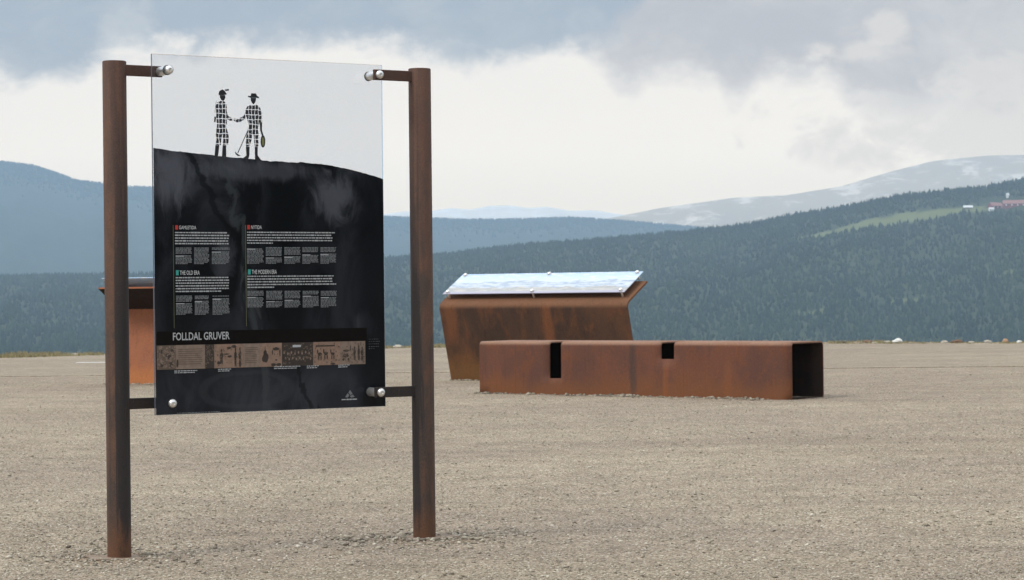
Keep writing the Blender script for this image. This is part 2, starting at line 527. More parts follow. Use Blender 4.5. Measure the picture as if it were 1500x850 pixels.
def acrylic():
    m, t = new_mat('clear_acrylic')
    oc = t.coord()
    n = t.noise(oc, 260, 2, 0.7)
    n2 = t.noise(oc, 2.2, 3)
    tr = t.node('ShaderNodeBsdfTransparent', Color=(0.925, 0.940, 0.962))
    df = t.node('ShaderNodeBsdfTranslucent', Color=(0.62, 0.66, 0.72))
    hz = t.node('ShaderNodeMixShader', Fac=t.math('ADD', t.math('MULTIPLY', t.smooth(n, 0.45, 0.65), 0.045), t.math('MULTIPLY', n2, 0.012)))
    t.l.new(tr.outputs[0], hz.inputs[1])
    t.l.new(df.outputs[0], hz.inputs[2])
    gl = t.node('ShaderNodeBsdfGlossy', Color=(1, 1, 1), Roughness=0.06)
    fr = t.node('ShaderNodeFresnel', IOR=1.45)
    mxs = t.node('ShaderNodeMixShader', Fac=fr.outputs[0])
    t.l.new(hz.outputs[0], mxs.inputs[1])
    t.l.new(gl.outputs[0], mxs.inputs[2])
    o = t.node('ShaderNodeOutputMaterial')
    t.l.new(mxs.outputs[0], o.inputs[0])
    return m


M_ACRYLIC = acrylic()
M_ACRYLIC_EDGE = plain('acrylic_edge', (0.085, 0.095, 0.125), 0.25, 0, 0.2)


def gravel_mat(name, tone, contrast=1.0, cell=140.0):
    m, t = new_mat(name)
    oc = t.coord()
    v1 = t.node('ShaderNodeTexVoronoi', Vector=oc, Scale=cell)
    v2 = t.node('ShaderNodeTexVoronoi', Vector=oc, Scale=cell * 0.42)
    r1 = t.sep(v1.outputs['Color'])[0]
    r2 = t.sep(v2.outputs['Color'])[1]
    big = t.noise(t.scaled(oc, 0.6, 1.0, 1.0), 0.55, 5, 0.6, 0.4)
    mid = t.noise(oc, 3.3, 5, 0.62, 0.2)
    spk = t.noise(oc, 30.0, 4, 0.7)
    lo = tuple(x * (1 - 0.55 * contrast) for x in tone)
    hi = tuple(min(0.75, x * (1 + 0.55 * contrast)) for x in tone)
    cc = t.mix(r1, lo, hi)
    cc = t.mix(t.math('MULTIPLY', t.smooth(r2, 0.92, 0.98), 0.40 * contrast), cc, tuple(x * 0.30 for x in tone))
    cc = t.mix(t.math('MULTIPLY', t.smooth(r1, 0.945, 0.975), 0.85 * contrast), cc, (0.70, 0.68, 0.62))
    tint = t.mix(t.smooth(big, 0.36, 0.66), (0.90, 0.88, 0.87), (1.05, 1.045, 1.0))
    cc = t.mix(1.0, cc, tint, 'MULTIPLY')
    tint2 = t.mix(t.smooth(mid, 0.35, 0.68), (0.88, 0.87, 0.86), (1.06, 1.05, 1.03))
    cc = t.mix(1.0, cc, tint2, 'MULTIPLY')
    cc = t.mix(t.math('MULTIPLY', t.smooth(spk, 0.60, 0.74), 0.22 * contrast), cc, tuple(x * 0.45 for x in tone))
    # old wheel tracks, smoothed and slightly darker, running across the lot
    trk = t.noise(t.scaled(oc, 0.07, 0.42, 1.0), 1.0, 3, 0.5, 0.7)
    cc = t.mix(t.math('MULTIPLY', t.smooth(t.math('ABSOLUTE', t.math('SUBTRACT', trk, 0.5)), 0.030, 0.006), 0.55), cc, t.mix(1.0, cc, (0.85, 0.84, 0.83), 'MULTIPLY'))
    hgt = t.math('ADD', t.math('MULTIPLY', t.math('SUBTRACT', 1.0, v1.outputs['Distance']), 0.6), t.math('MULTIPLY', spk, 0.9))
    b = t.bump(hgt, 0.55 * contrast, 0.008)
    return finish(m, t, Base_Color=cc, Roughness=0.95, Normal=b, Specular_IOR_Level=0.15)


POSTS = [(-1.5454, 9.34), (-0.372, 9.86)]            # feet of the sign's two posts
M_GROUND_TONE = (0.303, 0.252, 0.195)


def ground_mat():
    m = gravel_mat('gravel_ground', M_GROUND_TONE)
    t = NT(m.node_tree)
    bs = [n for n in m.node_tree.nodes if n.type == 'BSDF_PRINCIPLED'][0]
    src = bs.inputs['Base Color'].links[0].from_socket
    gx_, gy_, gz_ = t.sep(t.coord())
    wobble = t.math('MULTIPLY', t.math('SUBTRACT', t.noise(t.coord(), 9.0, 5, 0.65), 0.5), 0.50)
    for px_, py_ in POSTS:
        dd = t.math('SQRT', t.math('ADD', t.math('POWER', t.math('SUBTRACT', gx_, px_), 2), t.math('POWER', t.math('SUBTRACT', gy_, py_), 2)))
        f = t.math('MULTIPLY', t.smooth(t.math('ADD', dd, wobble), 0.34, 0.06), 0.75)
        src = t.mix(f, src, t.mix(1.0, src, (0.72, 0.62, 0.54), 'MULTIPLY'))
    at = t.node('ShaderNodeAttribute', {'attribute_name': 'slope'}).outputs['Fac']
    nz = t.noise(t.coord(), 0.02, 5)
    green = t.mix(nz, (0.045, 0.060, 0.030), (0.10, 0.095, 0.055))
    t.put(bs, 'Base Color', t.mix(at, src, green))
    return m


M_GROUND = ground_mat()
M_PAVE = gravel_mat('worn_paving', (0.290, 0.244, 0.190), 0.75, 95.0)
M_LINE = plain('road_paint', (0.72, 0.72, 0.70), 0.7, 0, 0.12, 6)


def stone_mat():
    m, t = new_mat('gravel_stone')
    a = t.node('ShaderNodeAttribute', {'attribute_name': 'tone'}).outputs['Fac']
    r = t.n.new('ShaderNodeValToRGB')
    e = r.color_ramp.elements
    e[0].color = (0.13, 0.11, 0.088, 1)
    e[1].color = (0.58, 0.53, 0.44, 1)
    e.new(0.35).color = (0.25, 0.215, 0.165, 1)
    e.new(0.80).color = (0.40, 0.355, 0.28, 1)
    t.put(r, 'Fac', a)
    return finish(m, t, Base_Color=r.outputs[0], Roughness=0.9, Specular_IOR_Level=0.2)


M_STONE = stone_mat()


def rock_mat(name, col):
    m, t = new_mat(name)
    oc = t.coord()
    n = t.noise(oc, 14, 5, 0.65)
    c = t.mix(n, tuple(x * 0.6 for x in col), tuple(min(0.85, x * 1.3) for x in col))
    return finish(m, t, Base_Color=c, Roughness=0.9, Normal=t.bump(n, 0.5, 0.02))


def forest_floor(name, a, b, meadow=False):
    m, t = new_mat(name)
    oc = t.coord()
    n = t.noise(oc, 0.02, 6, 0.65)
    n2 = t.noise(oc, 0.15, 4, 0.6)
    c = t.mix(t.smooth(t.math('ADD', t.math('MULTIPLY', n, 0.6), t.math('MULTIPLY', n2, 0.4)), 0.36, 0.64), a, b)
    if meadow:
        at = t.node('ShaderNodeAttribute', {'attribute_name': 'meadow'}).outputs['Fac']
        g = t.mix(n2, (0.105, 0.125, 0.050), (0.140, 0.150, 0.065))
        c = t.mix(at, c, g)
    return finish(m, t, Base_Color=c, Roughness=1.0, Specular_IOR_Level=0.05)


M_HILL = forest_floor('wooded_hill_floor', (0.022, 0.034, 0.018), (0.050, 0.062, 0.030), True)
M_RIDGE = forest_floor('wooded_ridge', (0.016, 0.026, 0.018), (0.030, 0.042, 0.024))


def mountain_mat(name, rock, snow, amount):
    m, t = new_mat(name)
    oc = t.coord()
    n = t.noise(t.scaled(oc, 1, 1, 2.6), 0.0060, 8, 0.66, 0.6)
    n2 = t.noise(t.scaled(oc, 1, 1, 3.0), 0.022, 6, 0.66, 0.4)
    f = t.smooth(t.math('ADD', t.math('MULTIPLY', n, 0.55), t.math('MULTIPLY', n2, 0.45)), 0.50, 0.60)
    c = t.mix(t.math('MULTIPLY', f, amount), rock, snow)
    return finish(m, t, Base_Color=c, Roughness=1.0, Specular_IOR_Level=0.05)


def tree_mat():
    m, t = new_mat('tree_foliage')
    a = t.node('ShaderNodeAttribute', {'attribute_name': 'tone'}).outputs['Fac']
    r = t.n.new('ShaderNodeValToRGB')
    e = r.color_ramp.elements
    e[0].color = (0.012, 0.024, 0.016, 1)
    e[1].color = (0.048, 0.074, 0.031, 1)
    e.new(0.6).color = (0.025, 0.049, 0.025, 1)
    t.put(r, 'Fac', a)
    return finish(m, t, Base_Color=r.outputs[0], Roughness=1.0, Specular_IOR_Level=0.05)


M_TREE = tree_mat()


# ------------------------------------------------------------------ value noise for terrain (numpy)
def vnoise(x, y, seed=0):
    xi, yi = np.floor(x).astype(np.int64), np.floor(y).astype(np.int64)
    xf, yf = x - xi, y - yi
    u, v = xf * xf * (3 - 2 * xf), yf * yf * (3 - 2 * yf)

    def h(a, b):
        q = (a * 374761393 + b * 668265263 + seed * 1442695041) & 0x7FFFFFFF
        q = ((q ^ (q >> 13)) * 1274126177) & 0x7FFFFFFF
        return ((q ^ (q >> 16)) & 0xFFFF) / 65535.0
    return (h(xi, yi) * (1 - u) + h(xi + 1, yi) * u) * (1 - v) + (h(xi, yi + 1) * (1 - u) + h(xi + 1, yi + 1) * u) * v


def fbm(x, y, octs=4, seed=0):
    s, a, tot = 0.0, 1.0, 0.0
    for k in range(octs):
        s = s + a * vnoise(x * 2 ** k, y * 2 ** k, seed + k * 17)
        tot += a
        a *= 0.5
    return s / tot - 0.5


# ------------------------------------------------------------------ ground sheet: gravel plateau, its edge, the valley floor
EDGE_PTS = [st(p[0], 0)[0] for p in ((-400, 0), (0, 0), (300, 0), (590, 0), (800, 0), (1210, 0), (1500, 0), (1900, 0))]
EDGE_Y = [43.0, 43.6, 46.5, 48.2, 48.4, 47.7, 46.2, 45.0]


def edge_y(x, y):
    return np.interp(x / np.maximum(y, 8.0), EDGE_PTS, EDGE_Y)


def ground_z(x, y):
    x, y = np.asarray(x, float), np.asarray(y, float)
    r = np.sqrt(x * x + y * y)
    near = np.clip(1 - (r - 20) / 14, 0, 1)
    z = near * (0.030 * fbm(x * 0.55, y * 0.55, 3, 3) + 0.016 * fbm(x * 2.2, y * 2.2, 3, 9)) - 0.004
    for (px_, py_), hgt in zip(POSTS, (-0.010, 0.002)):
        q = ((x - px_) / 0.34) ** 2 + ((y - py_) / 0.28) ** 2
        z = z * (1 - np.exp(-q)) + hgt * np.exp(-q) * (1 + 0.5 * fbm(x * 8, y * 8, 2, 5))
    ed = edge_y(x, y)
    b = np.clip((y - ed + 1.4) / 1.4, 0, 1)
    z = z - 0.03 * np.clip((y - 31.6) / 0.6, 0, 1) + 0.042 * np.exp(-((y - ed) / 0.6) ** 2) * np.clip(0.2 + 2.2 * fbm(x * 1.1, y * 0.4, 3, 21), 0, 1)
    over = np.maximum(y - ed - 0.4, 0)
    z = z - np.minimum(over * 0.62, 60.0) * np.where(over > 0, 1, 0)
    return z


def axis(parts):
    out = []
    for a, b, n in parts:
        out.append(np.linspace(a, b, n, endpoint=False))
    out.append(np.array([parts[-1][1]]))
    return np.concatenate(out)


gxs = axis([(-6200, -300, 18), (-300, -30, 18), (-30, -8, 44), (-8, 8, 161), (8, 30, 44), (30, 300, 18), (300, 6200, 18)])
gys = axis([(-380, -20, 14), (-20, 6, 26), (6, 22, 161), (22, 42, 60), (42, 51, 46), (51, 160, 40), (160, 1500, 20), (1500, 7600, 12)])
GX, GY = np.meshgrid(gxs, gys)
GZ = ground_z(GX, GY)
nx, ny = len(gxs), len(gys)
idx = np.arange(nx * ny).reshape(ny, nx)
gf = np.stack([idx[:-1, :-1], idx[:-1, 1:], idx[1:, 1:], idx[1:, :-1]], -1).reshape(-1, 4)
gme = npmesh('ground', np.stack([GX, GY, GZ], -1).reshape(-1, 3), gf, True)
point_attr(gme, 'slope', np.clip((GY - edge_y(GX, GY) - 0.7) / 0.8, 0, 1).ravel())
ground = link('ground', gme, M_GROUND)
tag(ground, 'pale tan gravel ground of the open plateau', kind='structure')

# worn paving beyond the gravel, with the step of its near edge
xs = np.linspace(-30, 30, 241)
front_y = 31.15 + 0.10 * fbm(xs * 0.9, xs * 0 + 2, 4, 31) - 0.02 * xs + 0.12 * fbm(xs * 0.15, xs * 0, 2, 8)
V, Fc = [], []
for i, x in enumerate(xs):
    back = float(edge_y(np.array(x), np.array(44.0))) - 1.9
    V += [(x, front_y[i], -0.05), (x, front_y[i], 0.003), (x, front_y[i] + 0.06, 0.008), (x, front_y[i] + 2.5, -0.012), (x, back, -0.016), (x, back + 0.3, -0.06)]
for i in range(len(xs) - 1):
    for k in range(5):
        a = i * 6 + k
        Fc.append((a, a + 6, a + 7, a + 1))
pave = link('pavement', pymesh('pavement', V, Fc), M_PAVE)
tag(pave, 'smooth worn paving strip along the far side of the gravel', kind='structure')
la, lb = on_ground(112, 531.2, -0.009), on_ground(205, 530.3, -0.009)
ln = pymesh('painted_line', [(la.x, la.y - 0.12, -0.009), (lb.x, lb.y - 0.12, -0.009), (lb.x, lb.y + 0.15, -0.009), (la.x, la.y + 0.15, -0.009)], [(0, 1, 2, 3)])
tag(link('painted_line', ln, M_LINE), 'short white painted line on the paving at the left', kind='structure')


# ------------------------------------------------------------------ hills
def ridge(pts):
    q = [st(*p) for p in pts]
    a = np.array([s for s, _ in q])
    b = np.array([t for _, t in q])
    return lambda s: np.interp(s, a, b)


near_ridge = ridge([(-700, 425), (0, 408), (225, 404), (400, 394), (560, 381), (640, 377), (765, 362), (867, 355), (1000, 342), (1100, 331), (1175, 315), (1251, 303),
                    (1326, 288), (1439, 277), (1500, 266), (1650, 225), (2100, 150)])
mid_ridge = ridge([(-900, 190), (-250, 226), (0, 240), (49, 246), (83, 257), (113, 268), (147, 272), (188, 277), (222, 278), (330, 288), (430, 306), (563, 321), (680, 325),
                   (748, 325), (833, 322), (901, 326), (986, 333), (1150, 350), (1500, 380), (2100, 380)])
far_ridge = ridge([(-500, 500), (700, 345), (881, 322), (967, 305), (1073, 290), (1153, 286), (1233, 273), (1303, 252), (1367, 236), (1447, 228), (1500, 227), (1700, 215), (2300, 240)])
pale_ridge = ridge([(-900, 330), (350, 330), (480, 318), (560, 314), (600, 309), (625, 310), (660, 305), (690, 307), (715, 302), (745, 301), (775, 305), (800, 303), (835, 309), (870, 308), (900, 313), (940, 318), (1200, 330), (2300, 340)])


def hill_sheet(name, rid, y0, y1, yback, zfoot, mat, rows, cols, amp, seed, curve=1.0, smax=0.80):
    s = np.linspace(-smax, smax, cols)
    vv = np.concatenate([np.linspace(0, 1, rows), np.linspace(1.04, 1.6, 8)])
    SS, VV = np.meshgrid(s, vv)
    z = hill_z(SS, VV, rid, y0, y1, yback, zfoot, amp, seed, curve)
    Y = np.where(VV <= 1, y0 + (y1 - y0) * VV, y1 + (yback - y1) * (VV - 1) / 0.6)
    X = SS * np.where(VV <= 1, Y, Y)
    nx, ny = len(s), len(vv)
    idx = np.arange(nx * ny).reshape(ny, nx)
    f = np.stack([idx[:-1, :-1], idx[:-1, 1:], idx[1:, 1:], idx[1:, :-1]], -1).reshape(-1, 4)
    me = npmesh(name, np.stack([X, Y, z], -1).reshape(-1, 3), f, True)
    return link(name, me, mat), SS, VV, X, Y, z, me


def hill_z(SS, VV, rid, y0, y1, yback, zfoot, amp, seed, curve):
    zr = 1 + rid(SS) * y1
    v = np.clip(VV, 0, 1)
    z = zfoot + (zr - zfoot) * v ** curve
    z = z + amp * fbm(SS * 60, v * 5, 4, seed) * np.sin(np.pi * v) * 2
    return np.where(VV > 1, zr - (zr - zfoot) * ((VV - 1) / 0.6) ** 1.3, z)


NEAR = dict(rid=near_ridge, y0=1450.0, y1=2500.0, yback=2900.0, zfoot=-40.0, amp=16.0, seed=41, curve=1.15)
hill, SSn, VVn, Xn, Yn, Zn, hill_me = hill_sheet('hillside', mat=M_HILL, rows=70, cols=800, **NEAR)
tag(hill, 'wooded hillside across the valley with a green meadow near the top', kind='structure')


def near_z(s, y):
    return hill_z(s, (y - NEAR['y0']) / (NEAR['y1'] - NEAR['y0']), **{k: NEAR[k] for k in ('rid', 'y0', 'y1', 'yback', 'zfoot', 'amp', 'seed', 'curve')})


MEADOW = [(1168, 349), (1232, 334), (1269, 322), (1326, 312), (1401, 304), (1445, 301), (1446, 309), (1400, 314), (1364, 322), (1320, 327), (1288, 333), (1240, 340), (1200, 350)]
MEADOW_ST = [st(*p) for p in MEADOW]


def in_poly(s, t, poly):
    inside = np.zeros(s.shape, bool)
    n = len(poly)
    for i in range(n):
        x1, y1 = poly[i]
        x2, y2 = poly[(i + 1) % n]
        if abs(y2 - y1) < 1e-9:
            continue
        cnd = ((y1 > t) != (y2 > t)) & (s < (x2 - x1) * (t - y1) / (y2 - y1) + x1)
        inside ^= cnd
    return inside


CLEARINGS = [[st(*p) for p in c_] for c_ in ([(1163, 461), (1190, 456), (1216, 450), (1217, 454), (1192, 461), (1166, 465)], [(1305, 442), (1330, 437), (1352, 436), (1352, 440), (1330, 442), (1306, 446)],
                                              [(1470, 398), (1486, 395), (1490, 400), (1474, 403)], [(830, 470), (852, 467), (852, 471), (832, 474)])]


def in_meadow(s, t):
    q = s + 0.0006 * fbm(s * 900, t * 1500, 2, 8)
    out = np.zeros(np.shape(s), bool)
    for c_ in CLEARINGS:
        out |= in_poly(q, t, c_)
    return out | in_poly(s + 0.0015 * fbm(s * 500, t * 900, 2, 6), t, MEADOW_ST)


TTn = (Zn - 1) / Yn
point_attr(hill_me, 'meadow', (in_meadow(SSn, TTn) & (VVn <= 1)).astype(float).ravel())

o, *_ = hill_sheet('wooded_ridge', mid_ridge, 3300.0, 5600.0, 5740.0, -55.0, M_RIDGE, 40, 700, 30.0, 53, 1.1)
tag(o, 'blue hazy wooded ridge behind the near hillside', kind='structure')
MID = (mid_ridge, 5600.0)
o, *_ = hill_sheet('mountain', far_ridge, 5750.0, 6450.0, 6850.0, -55.0, mountain_mat('fell_rock', (0.40, 0.31, 0.20), (0.78, 0.68, 0.56), 0.75), 60, 800, 60.0, 67, 1.0)
tag(o, 'pale bare mountain with snow patches at the right', kind='structure')
o, *_ = hill_sheet('distant_mountain', pale_ridge, 6950.0, 7150.0, 7500.0, -55.0, mountain_mat('snowy_fell', (0.80, 0.76, 0.70), (0.88, 0.86, 0.83), 0.95), 60, 600, 60.0, 71, 1.0)
tag(o, 'faint snow flecked mountain under the low cloud', kind='structure')

# unseen slope added right of and behind the camera, for a dark sign reflection
s = np.linspace(R(-64), R(-4), 60)             # bearing, measured from +X
vv = np.linspace(0, 1, 24)
AA, VV = np.meshgrid(s, vv)
rad = 55 + VV * 230
zz = -0.5 + 70 * VV ** 0.9 + 6 * fbm(AA * 9, VV * 6, 4, 90) * VV
idx = np.arange(AA.size).reshape(AA.shape)
f = np.stack([idx[:-1, :-1], idx[:-1, 1:], idx[1:, 1:], idx[1:, :-1]], -1).reshape(-1, 4)
bh = link('hill', npmesh('hill', np.stack([rad * np.cos(AA), rad * np.sin(AA), zz], -1).reshape(-1, 3), f, True), forest_floor('unseen_slope', (0.020, 0.028, 0.018), (0.045, 0.045, 0.030)))
tag(bh, 'unseen dark slope added behind the viewpoint to darken the sign reflection', kind='structure')


# ------------------------------------------------------------------ trees of the far woods (one mass)
def cone_forest(name, x, y, z, hgt, wid, tone, sides=5):
    n = len(x)
    rings = [(0.55, 0.10), (1.0, 0.30), (0.62, 0.55), (0.34, 0.78)]
    nv = 2 + sides * len(rings)
    V = np.zeros((n, nv, 3))
    V[:, 0] = np.stack([x, y, z - 0.3], -1)
    lean = RNG.normal(0, 0.04, (n, 2)) * hgt[:, None]
    V[:, -1] = np.stack([x + lean[:, 0], y + lean[:, 1], z + hgt], -1)
    rot = RNG.uniform(0, 6.28, n)
    for j, (rr, hh) in enumerate(rings):
        for k in range(sides):
            a = rot + 2 * np.pi * k / sides + j * 0.6
            q = wid * rr * RNG.uniform(0.6, 1.3, n)
            V[:, 1 + j * sides + k] = np.stack([x + q * np.cos(a) + lean[:, 0] * hh, y + q * np.sin(a) + lean[:, 1] * hh, z + hgt * (hh + RNG.uniform(-0.06, 0.06, n))], -1)
    T = []
    for k in range(sides):
        k2 = (k + 1) % sides
        T.append((0, 1 + k2, 1 + k))
        for j in range(len(rings) - 1):
            a, b = 1 + j * sides + k, 1 + j * sides + k2
            T += [(a, b, b + sides), (a, b + sides, a + sides)]
        a, b = 1 + (len(rings) - 1) * sides + k, 1 + (len(rings) - 1) * sides + k2
        T.append((a, b, nv - 1))
    T = np.array(T)
    Fq = (T[None] + (np.arange(n) * nv)[:, None, None]).reshape(-1, 3)
    me = npmesh(name, V.reshape(-1, 3), Fq)
    face_attr(me, 'tone', np.repeat(tone, len(T)))
    return me


def scatter_near(n):
    s = RNG.uniform(-0.38, 0.38, n)
    v = np.where(RNG.random(n) < 0.85, RNG.uniform(0.0, 1.0, n) ** 0.9, RNG.uniform(0.96, 1.02, n))
    y = NEAR['y0'] + (NEAR['y1'] - NEAR['y0']) * v
    z = near_z(s, y)
    t = (z - 1) / y
    ok = (t > -0.028) & ~in_meadow(s, t)
    clump = fbm(s * 90, v * 14, 4, 77)
    ok &= (clump + RNG.uniform(-0.35, 0.35, n)) > -0.24
    return s[ok], y[ok], z[ok], clump[ok]


FARM_ST = st(1470, 297)
s_, y_, z_, cl_ = scatter_near(80000)
t_ = (z_ - 1) / y_
farm = (np.abs(s_ - FARM_ST[0]) < 0.0105) & (t_ < st(1470, 290)[1]) & (t_ > st(1470, 312)[1])
keep = ~farm
s_, y_, z_, cl_ = s_[keep], y_[keep], z_[keep], cl_[keep]
kind_ = RNG.random(len(s_)) < 0.62                       # pine or birch
h_ = np.where(kind_, RNG.uniform(3.2, 6.6, len(s_)), RNG.uniform(2.6, 4.4, len(s_)))
w_ = np.where(kind_, h_ * RNG.uniform(0.17, 0.25, len(s_)), h_ * RNG.uniform(0.32, 0.48, len(s_)))
tone_ = np.clip(np.where(kind_, RNG.uniform(0.0, 0.45, len(s_)), RNG.uniform(0.4, 0.85, len(s_))) + cl_ * 1.1, 0, 1)
fo = link('forest', cone_forest('forest', s_ * y_, y_, z_, h_, w_, tone_), M_TREE)
tag(fo, 'dense wood of small pines and birches covering the near hillside', 'forest', kind='stuff')

n = 12000
s = RNG.uniform(-0.38, 0.16, n)
y = 5600 - np.abs(RNG.normal(0, 160, n)) * (RNG.random(n) < 0.6)
v = (y - 3300) / 2300
z = hill_z(s, v, mid_ridge, 3300.0, 5600.0, 6300.0, -55.0, 30.0, 53, 1.1)
hh = RNG.uniform(5, 10, n)
ro = link('distant_forest', cone_forest('distant_forest', s * y, y, z, hh, hh * RNG.uniform(0.25, 0.45, n), RNG.uniform(0.0, 0.5, n), 4), M_TREE)
tag(ro, 'line of far trees along the crest of the blue ridge', 'forest', kind='stuff')


# ------------------------------------------------------------------ farm on the hillside
def hill_hit(px, py):
    sx, t = st(px, py)
    ys = np.linspace(NEAR['y0'], NEAR['y1'], 4000)
    el = (near_z(np.full_like(ys, sx), ys) - 1) / ys
    i = int(np.argmax(el >= t))
    yv = ys[i] if el[i] >= t else ys[-1]
    return Vector((sx * yv, yv, float(near_z(np.array([sx]), np.array([yv]))[0])))


def house(name, px, py, size, rotz, wall_m, roof_m, label, cat, windows=0):
    p = hill_hit(px, py)
    L, W, H, RH = size
    root = empty(name, (p.x, p.y, p.z - 0.6), R(rotz))
    tag(root, label, cat)
    bm = bmesh.new()
    pr = [(-W / 2, -2.5), (W / 2, -2.5), (W / 2, H), (0, H + RH), (-W / 2, H)]
    a = [bm.verts.new((-L / 2, u, v)) for u, v in pr]
    b = [bm.verts.new((L / 2, u, v)) for u, v in pr]
    bm.faces.new(a)
    bm.faces.new(b[::-1])
    for i in range(5):
        j = (i + 1) % 5
        bm.faces.new((a[i], b[i], b[j], a[j]))
    link('wall', bm_mesh('wall', bm), wall_m, root)
    bm = bmesh.new()
    for sg in (-1, 1):
        q = [(sg * (W / 2 + 0.5), H - 0.5 * RH / (W / 2) + 0.06), (0, H + RH + 0.06), (0, H + RH + 0.31), (sg * (W / 2 + 0.5), H - 0.5 * RH / (W / 2) + 0.31)]
        a = [bm.verts.new((-L / 2 - 0.5, u, v)) for u, v in q]
        b = [bm.verts.new((L / 2 + 0.5, u, v)) for u, v in q]
        bm.faces.new(a)
        bm.faces.new(b[::-1])
        for i in range(4):
            j = (i + 1) % 4
            bm.faces.new((a[i], b[i], b[j], a[j]))
    link('roof', bm_mesh('roof', bm), roof_m, root)
    for k in range(windows):
        bm = bmesh.new()
        x = -L / 2 + (k + 0.5) * L / windows
        add_box(bm, (x - 0.6, -W / 2 - 0.06, H * 0.45), (x + 0.6, -W / 2 - 0.004, H * 0.45 + 1.3))
        link('window', bm_mesh('window', bm), M_WHITEPAINT, root)
    return root


M_REDPAINT = plain('red_barn_paint', (0.21, 0.060, 0.052), 0.8, 0, 0.2, 0.5)
M_REDROOF = plain('red_tile_roof', (0.26, 0.125, 0.11), 0.8, 0, 0.2, 0.5)
M_WHITEPAINT = plain('white_house_paint', (0.80, 0.80, 0.78), 0.7, 0, 0.05, 0.5)
M_GREYROOF = plain('pale_metal_roof', (0.62, 0.63, 0.64), 0.6, 0, 0.1, 0.5)
house('red_barn', 1486, 303, (22, 8, 3.6, 3.2), -6, M_REDPAINT, M_REDROOF, 'long red barn with red roof at the upper right of the hillside farm', 'barn', 4)
house('red_farmhouse', 1458, 306, (13, 7.5, 3.4, 3.0), 28, M_REDPAINT, M_REDROOF, 'shorter red farm building just below the long red barn', 'farmhouse', 3)
house('white_cottage', 1452, 309, (4.2, 3.2, 2.2, 1.4), 10, M_WHITEPAINT, M_GREYROOF, 'tiny white cottage in front of the red farm buildings', 'cottage')
house('white_shed', 1418, 306, (8.5, 4.5, 2.0, 1.6), -4, plain('grey_timber', (0.22, 0.20, 0.18), 0.9), M_GREYROOF, 'small shed with white roof at the upper end of the green meadow', 'shed')
house('white_gable_house', 1476, 290, (2.0, 2.0, 3.4, 1.8), 20, M_WHITEPAINT, M_GREYROOF, 'narrow white gabled building behind the long red barn', 'house')


# ------------------------------------------------------------------ gravel stones (stuff)
def stones(x, y, size, tone, flat=0.7, sink=0.25):
    n = len(x)
    base = np.array([(1, 0, 0), (-1, 0, 0), (0, 1, 0), (0, -1, 0), (0, 0, 1), (0, 0, -1),
                     (0.6, 0.6, 0.55), (-0.6, 0.6, 0.55), (-0.6, -0.6, 0.55), (0.6, -0.6, 0.55)], float)
    T = np.array([(4, 6, 7), (4, 7, 8), (4, 8, 9), (4, 9, 6), (6, 0, 2), (6, 2, 7), (7, 2, 1), (7, 1, 8), (8, 1, 3), (8, 3, 9), (9, 3, 0), (9, 0, 6),
                  (5, 2, 0), (5, 1, 2), (5, 3, 1), (5, 0, 3)])
    V = base[None] * RNG.uniform(0.62, 1.25, (n, len(base), 1))
    V = V * np.stack([RNG.uniform(0.7, 1.35, n), RNG.uniform(0.7, 1.2, n), RNG.uniform(0.5, 0.95, n) * flat], -1)[:, None, :]
    tilt = RNG.normal(0, 0.35, n)
    ca, sa = np.cos(tilt)[:, None], np.sin(tilt)[:, None]
    V = np.stack([V[..., 0] * ca - V[..., 2] * sa, V[..., 1], V[..., 0] * sa + V[..., 2] * ca], -1)
    a = RNG.uniform(0, 6.28, n)
    ca, sa = np.cos(a)[:, None], np.sin(a)[:, None]
    V = np.stack([V[..., 0] * ca - V[..., 1] * sa, V[..., 0] * sa + V[..., 1] * ca, V[..., 2]], -1)
    V = V * size[:, None, None]
    V[..., 0] += x[:, None]
    V[..., 1] += y[:, None]
    V[..., 2] += (ground_z(x, y) + size * flat * (0.5 - sink))[:, None]
    return V.reshape(-1, 3), (T[None] + (np.arange(n) * len(base))[:, None, None]).reshape(-1, 3), np.repeat(tone, len(T))


def view_xy(n, y0, y1, power=2.0):
    u = RNG.random(n)
    y = y0 + (y1 - y0) * u ** power
    x = RNG.uniform(-1, 1, n) * (0.235 * y + 0.2)
    return x, y


def build_gravel():
    sets = []
    x, y = view_xy(170000, 7.9, 30.5, 1.9)
    pat = fbm(x * 0.9, y * 0.5, 4, 14)
    k = (pat + RNG.uniform(-0.5, 0.5, len(x))) > -0.12
    x, y = x[k], y[k]
    sz = np.exp(RNG.normal(math.log(0.0034), 0.40, len(x)))
    sets.append((x, y, np.clip(sz, 0.002, 0.012), np.clip(RNG.normal(0.60, 0.24, len(x)), 0, 1), 0.75))
    x, y = view_xy(700, 7.9, 30.0, 1.7)                                   # bigger pebbles
    sets.append((x, y, np.clip(np.exp(RNG.normal(math.log(0.0078), 0.3, len(x))), 0.005, 0.016), RNG.uniform(0.3, 1.0, len(x)), 0.7))
    for (px_, py_), m in zip(POSTS, (450, 700)):                             # disturbed stones round the posts
        a = RNG.uniform(0, 6.28, m)
        rr = np.abs(RNG.normal(0.13, 0.15, m)) + 0.065
        sets.append((px_ + rr * np.cos(a) * 1.2, py_ + rr * np.sin(a) * 1.1, np.clip(np.exp(RNG.normal(math.log(0.0068), 0.45, m)), 0.0025, 0.018), RNG.uniform(0.0, 1.0, m), 0.75))
    return sets


GRAVEL_SETS = build_gravel()


